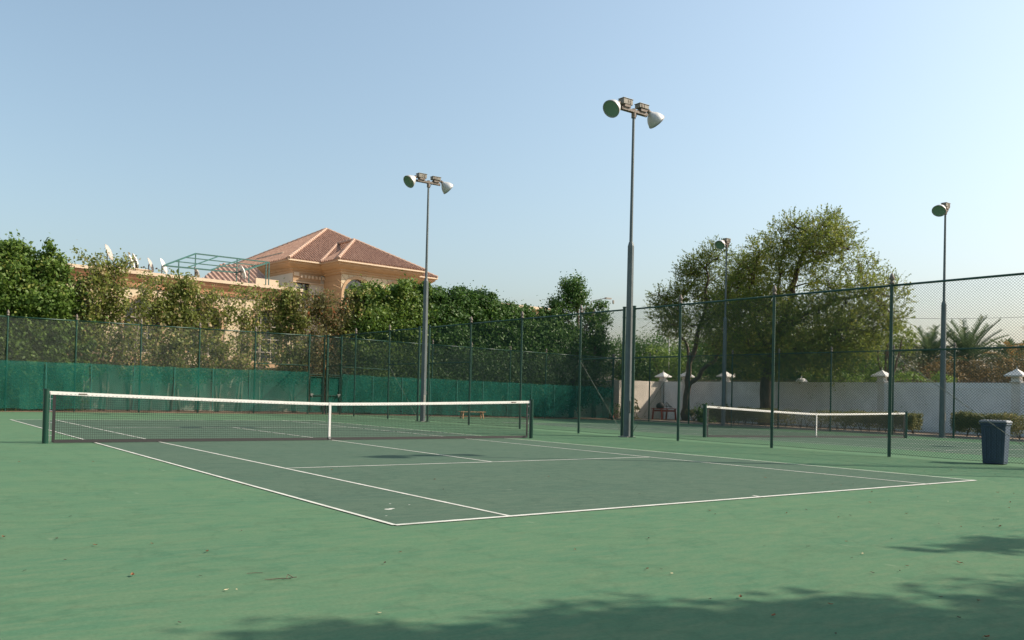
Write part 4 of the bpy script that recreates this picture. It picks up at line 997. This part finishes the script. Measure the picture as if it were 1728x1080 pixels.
acacia((34, 11.5, -.15), 'largest acacia with high rounded dome and broad lower crown, thick trunk behind the hedge',
       [([(0, 0, 0), (0, -.1, 2.4), (.0, -.6, 4.9)], .42, .27), ([(0, -.6, 4.9), (.1, -1.5, 7.3), (.3, -1.9, 9.2), (.3, -2.8, 10.9)], .25, .06), ([(0, -.5, 4.6), (-.3, -2.4, 6.2), (-.2, -4.4, 6.9), (0, -6.1, 7.0)], .17, .05),
        ([(0, -.3, 4.2), (.2, .8, 5.8), (.2, 1.4, 7.6), (.2, .8, 9.6)], .17, .05), ([(0, -1.1, 6.2), (.3, -.4, 8.0), (.2, -.9, 10.2)], .12, .04), ([(.3, -1.9, 9.0), (0, -3.6, 9.4), (0, -4.8, 9.5)], .09, .03), ([(0, -.2, 3.4), (.8, -2, 4.8), (.5, -3.6, 5.2)], .13, .04)], LA, 'olive', .4, 14.5)
LB = tolocal(TREE_B, 35.5, 18.1, -.15, 1.2)
acacia((35.3, 18.1, -.15), 'smaller open crowned acacia left of the largest one, forked leaning trunk',
       [([(0, 0, 0), (0, 0, 1.6), (0, -.2, 3.7), (0, -1.0, 6.0), (0, -1.5, 8.2), (.1, -1.2, 9.8)], .27, .05), ([(0, -.05, 2.0), (0, -1.6, 3.6), (0, -3.0, 4.6), (-.1, -3.6, 6.4)], .17, .05), ([(0, -.2, 3.8), (.1, .6, 5.6), (0, .9, 7.6)], .12, .03), ([(0, -1.0, 6.0), (0, -2.8, 7.4), (0, -3.6, 9.0)], .1, .03)], LB, 'olived', .27, 15)
# bushes and trees beyond the wall
def bush(loc, label, lumps, mtl, dens=60, size=.16, name='background_tree', cat='tree', group='trees beyond the boundary wall', trunk=True, tr=.12, sprig=False):
    r = empty(name, loc, label, cat, group)
    if trunk:
        b = MB(); tp = [L for L in lumps][:4]
        for L in tp: limb(b, [(0, 0, 0), (L[0]*.3, L[1]*.3, L[2]*.5), (L[0], L[1], L[2])], tr, tr*.3, .08)
        b.build('trunk', M['barkd'], r, smooth=True)
    if sprig:
        C, P_, Q_ = sprigs(lumps, dens, 12, (.5, 1.1), size); fast_mesh('crown', leaf_quads(C, size, .4, .1), 4, M[mtl], r)
    else:
        C, O_ = lump_points(lumps, dens, .45); fast_mesh('crown', leaf_quads(C, size, .5, .2, O_), 4, M[mtl], r)
    return r
def L_(*a): return [(x, y, z, rr, rr, rr*.8) for x, y, z, rr in a]
bush((44, 29, 0), 'dark olive tree beyond the wall behind the corner pillar', L_((0, 0, 4.9, 2.0), (3.5, -2, 4.6, 2.0), (-3, 1, 4.4, 2.0), (0, 0, 4.2, 1.9), (1.5, 0, 3.2, 1.6), (-1.6, 0, 3.3, 1.7), (0, 0, 2.6, 2.0), (2.5, -1, 4.1, 1.3)), 'dark', 110)
bush((41, 24.5, 0), 'yellowish shrub tree seen in the gap beside the tall lamp pole', L_((0, 0, 3.6, 1.2), (1.2, .3, 4.5, 1.1), (-1.0, .6, 4.3, 1.0), (0, 0, 2.4, 1.3)), 'bright', 60)
bush((43, 20.0, 0), 'dark tree beyond the wall between the two left pillars', L_((0, 0, 4.8, 2.0), (0, 2, 4.2, 1.7), (0, -2, 4.4, 1.9), (0, 0, 2.4, 2.2)), 'dark', 110)
bush((43, 15.8, 0), 'dark tree beyond the wall behind the forked trunk', L_((0, 0, 5.0, 2.0), (0, 2, 3.6, 1.8), (0, -2, 4.2, 1.8), (0, 0, 2.6, 2.2)), 'olived', 110)
bush((42, 12.0, 0), 'dark tree beyond the wall behind the trunk of the largest acacia', L_((0, 0, 4.8, 2.0), (0, 1.8, 3.4, 1.8), (0, -1.8, 3.6, 1.7), (0, 0, 2.5, 2.0)), 'dark', 110)
bush((40.0, 9.7, 0), 'bright yellow green tree beyond the wall under the right side of the acacia', L_((0, 0, 4.4, 1.1), (0, .9, 3.5, 1.1), (0, -.7, 3.5, 1.0), (0, 0, 2.8, 1.3), (.2, 1.4, 4.6, .8)), 'bright', 85, .13)
bush((40.5, 8.0, 0), 'dark tree with bare twisted trunk between the acacia and the palms', L_((0, .1, 5.3, .95), (0, .7, 5.0, .8), (0, -.8, 5.0, .9), (.2, 0, 5.9, .7)), 'olived', 85, .14)
bush((47.0, 11.6, 0), 'pale grey green tree right of the largest acacia near the palms', L_((0, 0, 4.6, 1.4), (0, 1.2, 3.8, 1.3), (0, -1.3, 4.0, 1.3), (0, 0, 2.8, 1.6), (.4, 2.2, 5.1, .9)), 'bgveg', 55, .15, sprig=False)
bush((48.0, 7.6, 0), 'brownish shrub mass below the palms beyond the wall', L_((0, 0, 3.3, 1.3), (0, 1.6, 3.0, 1.2), (0, -1.6, 3.0, 1.2), (0, 3.0, 2.6, 1.2)), 'brown', 70, .15, cat='shrub', name='background_shrub')
bush((49.0, 3.2, 0), 'olive brown shrub mass at the right behind the pillar', L_((0, 0, 3.1, 1.5), (0, 1.9, 3.2, 1.3), (0, -1.9, 3.0, 1.5), (0, 3.4, 2.6, 1.1)), 'brown', 70, .15, cat='shrub', name='background_shrub')
bush((52.0, 3.0, 0), 'brown green tree mass at the right edge behind the palms', L_((0, 0, 3.9, 1.8), (0, 2.8, 3.6, 1.5), (0, -3, 3.8, 1.8)), 'bgveg', 60, .16)
bush((60.0, 15.0, 0), 'distant green tree row beyond the palms, left part', L_((0, 0, 4.2, 2.3), (0, 4, 4.4, 2.4), (0, -4, 3.9, 2.2), (0, 8, 4.4, 2.4)), 'bgveg', 45, .2)
bush((60.0, 2.0, 0), 'distant green tree row beyond the palms, right part', L_((0, 0, 3.7, 2.1), (0, 4, 3.8, 2.1), (0, -4, 3.7, 2.1), (0, -8, 3.8, 2.1)), 'bgveg', 45, .2)
bush((66.0, 34.0, 0), 'far green trees seen low behind the corner of the wall', L_((0, 0, 4.6, 2.6), (-5, 3, 4.8, 2.6), (5, -4, 4.8, 2.8), (1, -8, 5.0, 2.8), (0, 0, 2.4, 3.0)), 'bgveg', 60, .22)
for y0, n_, lb in ((9.4, 5, 'bright green flowering shrub spilling over the wall top below the acacia'), (4.7, 4, 'bright green flowering shrub on the wall top left of the right pole')):
    bush((37.4, y0, 0), lb, [(random.uniform(-.2, .2), -1.3+k*.75, 2.55+random.uniform(-.08, .12), .5, .5, .32) for k in range(n_)]+[(0, 0, 1.6, .7, 1.4, .8)], 'bright', 100, .13, name='flowering_shrub', cat='shrub', group='flowering shrubs behind the white wall', trunk=True, tr=.04)
# date palms
def palm(loc, h, label, nf=26, fl=2.6, dry=8, mtl='palm', lean=0, spread=1.0):
    r = empty('date_palm', loc, label, 'palm tree', 'palms beyond the white wall')
    b = MB(); pr = [(.30, 0)]
    for k in range(int(h/.22)): z = .22*k; pr += [(.20, z+.02), (.27, z+.18)]
    pr.append((.2, h)); b.lathe(pr, (0, 0, 0), 10); b.build('trunk', M['barkp'], r)
    def frond(b, an, el, ln, sag, mb):
        d = Vector((math.cos(an), math.sin(an), 0)); p = Vector((0, 0, h)); pts = [p.copy()]; e = el
        K = 12
        for k in range(K):
            e -= sag/K*(.4+1.2*k/K); p = p+(d*math.cos(e)+Vector((0, 0, 1))*math.sin(e))*ln/K; pts.append(p.copy())
        b.tube(pts, [.028*(1-.85*i/K) for i in range(K+1)], 4, cap=False)
        side = Vector((-d.y, d.x, 0))
        for i in range(2, K*4):
            s = i/4; j = int(s); j = min(j, K-1); q = pts[j].lerp(pts[j+1], s-j); t = (pts[j+1]-pts[j]).normalized(); upv = side.cross(t)*-1
            f = s/K; ll = .46*math.sin(min(1, .25+f)*math.pi*.8)+.08
            for sg in (-1, 1):
                dr = (side*sg*.75+t*.75+upv*.35+Vector((0, 0, random.uniform(-.25, .15)))).normalized()
                a = q; c = q+dr*ll; wv = t*.034
                mb.append([a-wv, a+wv, c+wv*.3, c-wv*.3])
    for name, cnt, m_, els in (('fronds', nf, mtl, (.15, 1.45)), ('dry_fronds', dry, 'palmdry', (-.9, -.1))):
        if not cnt: continue
        b = MB(); q = []
        for k in range(cnt):
            an = k*2.399+random.uniform(-.2, .2); el = els[0]+(els[1]-els[0])*((k+.5)/cnt)
            frond(b, an, el, fl*random.uniform(.85, 1.1)*(1 if name == 'fronds' else .75), random.uniform(.5, 1.1)*spread, q)
        for z in q: b.quad(*z)
        b.build(name, M[m_], r)
    return r
palm((53.4, 11.9, 0), 4.3, 'left date palm with upright green fronds and yellow dead ones below', nf=22, fl=2.7, dry=12)
palm((55.4, 10.4, 0), 4.4, 'right date palm with wide spreading fronds behind the single lamp pole', nf=32, fl=3.3, dry=12, spread=.7)
palm((58.5, 8.6, 0), 3.9, 'dry brown date palm right of the spreading palm', nf=10, fl=2.6, dry=34, mtl='palmdry', spread=1.6)
palm((58.0, 6.2, 0), 4.6, 'dry brown date palm at the right edge above the pillar', nf=12, fl=2.8, dry=34, mtl='palmdry', spread=1.7)
palm((63, 10.5, 0), 4.6, 'small distant green palm between the spreading palm and the dry one', nf=20, fl=2.2, dry=4)
palm((49.5, 10.7, 0), 2.2, 'low golden dry palm under the left date palm', nf=8, fl=2.2, dry=24, mtl='palmdry', spread=1.4)
palm((50.5, 7.7, 0), 2.0, 'low golden dry palm under the right date palm', nf=8, fl=2.2, dry=24, mtl='palmdry', spread=1.4)
# clipped hedges
def hedge(y0, y1, label, h=.95, x=32.7):
    r = empty('clipped_hedge', (x, (y0+y1)/2, -.17), label, 'hedge', 'clipped hedges along the far court'); L = (y1-y0)
    C = []; n = int(L*5200)
    p = rng.uniform(-1, 1, (n, 3)); p[:, :2] = np.sign(p[:, :2])*np.abs(p[:, :2])**.45
    prof = 1+.06*np.sin(p[:, 1]*L*1.9)+.04*np.sin(p[:, 1]*L*5.3)
    C = np.stack([p[:, 0]*.42*prof, p[:, 1]*L/2, .22+(p[:, 2]*.5+.5)*(h-.22)*prof], 1)+rng.normal(size=(n, 3))*.035
    lowc = (C[:, 2] < .42) & (rng.uniform(size=n) < .6+.3*np.sin(C[:, 1]*6)); C = C[~lowc]
    nd = np.zeros_like(C); nd[:, 2] = .5; fast_mesh('foliage', leaf_quads(C, .062, .6, .3, nd), 4, M['hedge'], r)
    b = MB(); k = int(L/.42)
    for i in range(k):
        y = -L/2+.2+i*.42+random.uniform(-.06, .06)
        for j in range(3): b.tube([(random.uniform(-.1, .1), y, 0), (random.uniform(-.25, .25), y+random.uniform(-.22, .22), .5)], [.018, .008], 5, cap=False)
    b.build('stems', M['barkd'], r)
hedge(2.4, 14.0, 'long clipped hedge behind the farther net')
hedge(-7.5, .75, 'clipped hedge on the right behind the bin', h=1.05)
def small_shrub(loc, label, s=1.0, mtl='dark', n=2200):
    r = empty('low_shrub', loc, label, 'shrub', 'small shrubs near the corner'); 
    b = MB()
    for k in range(9): b.tube([(0, 0, 0), (random.uniform(-.35, .35)*s, random.uniform(-.35, .35)*s, random.uniform(.5, 1.0)*s)], [.014, .005], 4, cap=False)
    b.build('stems', M['bark'], r)
    C, O_ = lump_points([(0, 0, .35*s, .55*s, .5*s, .4*s), (.2*s, 0, .7*s, .35*s, .35*s, .35*s), (-.3*s, .1, .6*s, .3*s, .3*s, .3*s)], n/12, .3)
    fast_mesh('foliage', leaf_quads(C, .11*s, .8, .3), 4, M[mtl], r)
small_shrub((31.9, 20.85, -.16), 'small dark shrub beside the red cone against the sunlit wall', .9, 'dark', 700)
small_shrub((33.2, 20.75, -.16), 'round leafed shrub against the sunlit wall left of the red table', 1.1, 'bgveg', 700)
small_shrub((33.9, 16.4, -.16), 'dark low shrub at the foot of the forked acacia', .9, 'bgveg', 1200)
small_shrub((33.6, 15.2, -.16), 'dark low shrub between the forked acacia and the long hedge', 1.1)
small_shrub((36.0, 15.9, -.16), 'dark shrub tuft at the wall foot behind the forked acacia', 1.0)

# shade trees standing to the right of the camera, off the picture: their shadows fall across the foreground
def shade_tree(loc, label, lumps, dens):
    r = empty('shade_tree', loc, label, 'tree', 'trees standing beside the near court')
    b = MB(); limb(b, [(0, 0, -.05), (.1, 0, 2.5), (0, .1, 4.2)], .22, .15)
    for L in lumps: limb(b, [(0, .1, 3.8), (L[0]*.5, L[1]*.5, (L[2]+3.8)/2), L[:3]], .09, .02)
    b.build('trunk', M['barkd'], r, smooth=True)
    C, O_ = lump_points(lumps, dens, .1); fast_mesh('crown', leaf_quads(C, .15, .5, .3), 4, M['dark'], r)
K1, K2 = sh.x/math.tan(SUN_EL), sh.y/math.tan(SUN_EL)
def caster(sx, sy, h): return (sx+K1*h, sy+K2*h, h)
T1 = (2.2, -21.0)
tgt = [(-8.3, -15.15, .5, 6.8), (-7.6, -15.2, .62, 6.6), (-8.9, -15.5, .6, 7.0), (-6.9, -15.3, .55, 7.2), (-6.2, -15.75, .75, 6.6), (-5.55, -15.65, .6, 7.4), (-5.0, -15.9, .68, 6.8), (-4.45, -16.2, .6, 7.0), (-3.6, -16.9, .95, 7.2), (-5.3, -17.0, 1.0, 6.5), (-7.2, -16.9, 1.2, 7.0), (-8.9, -16.2, .9, 6.4),
       (-3.2, -16.3, .4, 6.9), (-2.4, -16.5, .6, 7.4), (-1.3, -16.75, .7, 7.4), (-6.3, -18.4, 1.3, 7), (-4.0, -18.6, 1.3, 7.2), (-2.2, -18, 1.2, 7)]
shade_tree((T1[0], T1[1], 0), 'leafy tree standing right of the camera whose shadow darkens the foreground', [(caster(a, c, h)[0]-T1[0], caster(a, c, h)[1]-T1[1], h, rr, rr, rr*.8) for a, c, rr, h in tgt], 300)
T2 = (8.3, -19.0)
tgt = [(-1.5, -15.0, .24, 7.2), (-.8, -15.1, .34, 7.2), (.1, -15.3, .42, 7.4), (-1.2, -15.55, .25, 6.9), (-.2, -15.9, .45, 7.0), (1.2, -15.5, .7, 7.2), (1.6, -16.2, 1.0, 7.0), (-2.1, -14.85, .12, 7.2), (2.8, -16.0, 1.0, 7.5)]
shade_tree((T2[0], T2[1], 0), 'second leafy tree farther right of the camera shading the court edge', [(caster(a, c, h)[0]-T2[0], caster(a, c, h)[1]-T2[1], h, rr, rr, rr*.6) for a, c, rr, h in tgt], 260)

# ------------------------------------------------------------------ litter: dry leaves and a twig
LV = [(-7.51, -4.3), (-7.39, -6.0), (-6.5, -4.59), (-6.04, -6.08), (-5.56, -8.44), (-7.94, -10.26), (-8.6, -11.15), (-8.26, -11.39), (-8.06, -11.79), (-8.36, -12.26), (-7.67, -11.9), (-8.65, -12.5), (-8.09, -12.94), (-7.72, -13.14), (-7.71, -13.58), (-7.65, -13.59), (-7.41, -12.39), (-6.84, -11.62), (-3.56, -6.97), (-3.73, -7.4), (-2.84, -8.67), (-3.43, -9.72), (-7.17, -14.45), (-6.45, -13.31), (-6.13, -13.01), (-8.17, -14.14), (-0.94, -8.9), (-0.5, -8.87), (-2.25, -11.75), (-1.32, -11.01), (-1.82, -12.45), (-2.0, -12.66), (2.39, -10.24), (2.51, -11.27), (2.48, -11.42), (2.85, -11.39), (-1.16, -12.93), (-0.7, -12.87), (-0.9, -13.36), (-0.64, -13.34), (2.04, -12.11), (1.29, -12.74), (0.14, -13.53), (1.93, -13.13), (3.87, -12.89), (7.32, -11.43), (7.58, -10.58), (6.69, -10.53), (1.98, -13.79), (0.59, -14.2), (0.06, -14.48), (-0.34, -14.09), (-0.34, -14.3), (0.64, -14.22), (3.94, -13.06), (-1.82, -14.39), (-2.35, -14.28), (-2.92, -14.28), (-2.81, -14.68), (-3.07, -14.74), (-3.0, -15.12), (-3.24, -15.19), (-2.49, -15.25), (-3.51, -15.14), (-4.89, -14.3), (-4.8, -14.35), (-4.86, -14.49), (-5.24, -15.1), (-4.69, -15.53), (-3.86, -15.76), (-3.74, -15.92), (-4.31, -16.07), (-5.25, -15.53), (-3.87, -13.41), (-4.83, -13.52), (-3.25, -14.1), (0.77, -12.78), (-0.11, -14.4), (2.64, -13.54), (2.02, -12.72), (-5.03, -15.16), (-5.28, -15.91), (-4.62, -16.34)]
def leaf_proto(mt, L, wd, curl):
    b = MB(); K = 6
    for i in range(K):
        f0, f1 = i/K, (i+1)/K
        def P(f, s): return ((f-.5)*L, s*wd*math.sin(math.pi*min(1, f*.95+.03))*.5, .006+curl*((f-.5)**2*4)+abs(s)*curl*.7)
        b.quad(P(f0, -1), P(f1, -1), P(f1, 0), P(f0, 0)); b.quad(P(f0, 0), P(f1, 0), P(f1, 1), P(f0, 1))
    b.tube([(-.5*L, 0, .006+curl), (-.72*L, .004, .004)], .0012, 4)
    return b.build('fallen_leaf', mt)
protos = [leaf_proto(M['dryleaf'], .060, .036, .010), leaf_proto(M['darkleaf'], .046, .028, .006), leaf_proto(M['paleleaf'], .042, .026, .004)]
pale = {14, 15, 22, 66, 28, 43, 58}
used = [False]*3
for i, (x, y) in enumerate(LV):
    k = 2 if i in pale else (i % 2)
    o = protos[k] if not used[k] else protos[k].copy()
    if used[k]: COL.objects.link(o)
    used[k] = True
    o.location = (x, y, .006); o.rotation_euler = (random.uniform(-.15, .15), random.uniform(-.15, .15), random.uniform(0, 6.28))
    s = random.uniform(.45, .85)*.85; o.scale = (s, s, s)
    inside = -5.48 < x < 5.5 and y > -11.88
    if inside: where = 'grey court, '+('left half' if x < -2.5 else 'near the centre mark' if x < 1 else 'right half')
    elif x < -5.5: where = 'green surface '+('left of the sideline near the net' if y > -7 else 'left of the sideline' if y > -11 else 'outside the near left corner' if y > -12.3 else 'around the twig' if y > -13.8 else 'at the shade edge, left')
    elif x < -1: where = 'green surface '+('just behind the baseline' if y > -12.8 else 'midway to the shade' if y > -14.2 else 'by the shade edge' if y > -15 else 'inside the near tree shade')
    else: where = 'green surface '+('beyond the right sideline' if x > 5 else 'behind the right baseline' if y > -13.2 else 'right of the near shade, open sun' if y > -14.15 else 'at the right shade patches')
    lab = ('pale straw coloured leaf on the ' if k == 2 else 'curled brown leaf on the ' if k == 0 else 'tiny dark leaf on the ')+where
    tag(o, lab, 'leaf', 'fallen leaves on the court')
b = MB(); b.tube([(-7.40, -13.42, .010), (-7.36, -13.43, .008), (-7.30, -13.45, .012), (-7.24, -13.47, .010)], [.0015, .003, .003, .002], 5); b.tube([(-7.27, -13.46, .01), (-7.25, -13.44, .03), (-7.22, -13.45, .012)], .003, 5); b.tube([(-7.26, -13.46, .01), (-7.21, -13.49, .02)], .0025, 5)
tag(b.build('fallen_twig', M['barkd']), 'small forked dark twig lying on the green foreground', 'twig')
b = MB(); b.tube([(-7.43, -13.20, .008), (-7.38, -13.205, .008), (-7.33, -13.23, .008)], [.0015, .002, .0015], 5)
tag(b.build('fallen_twig', M['barkd']), 'thin straight twig lying just behind the forked twig', 'twig')
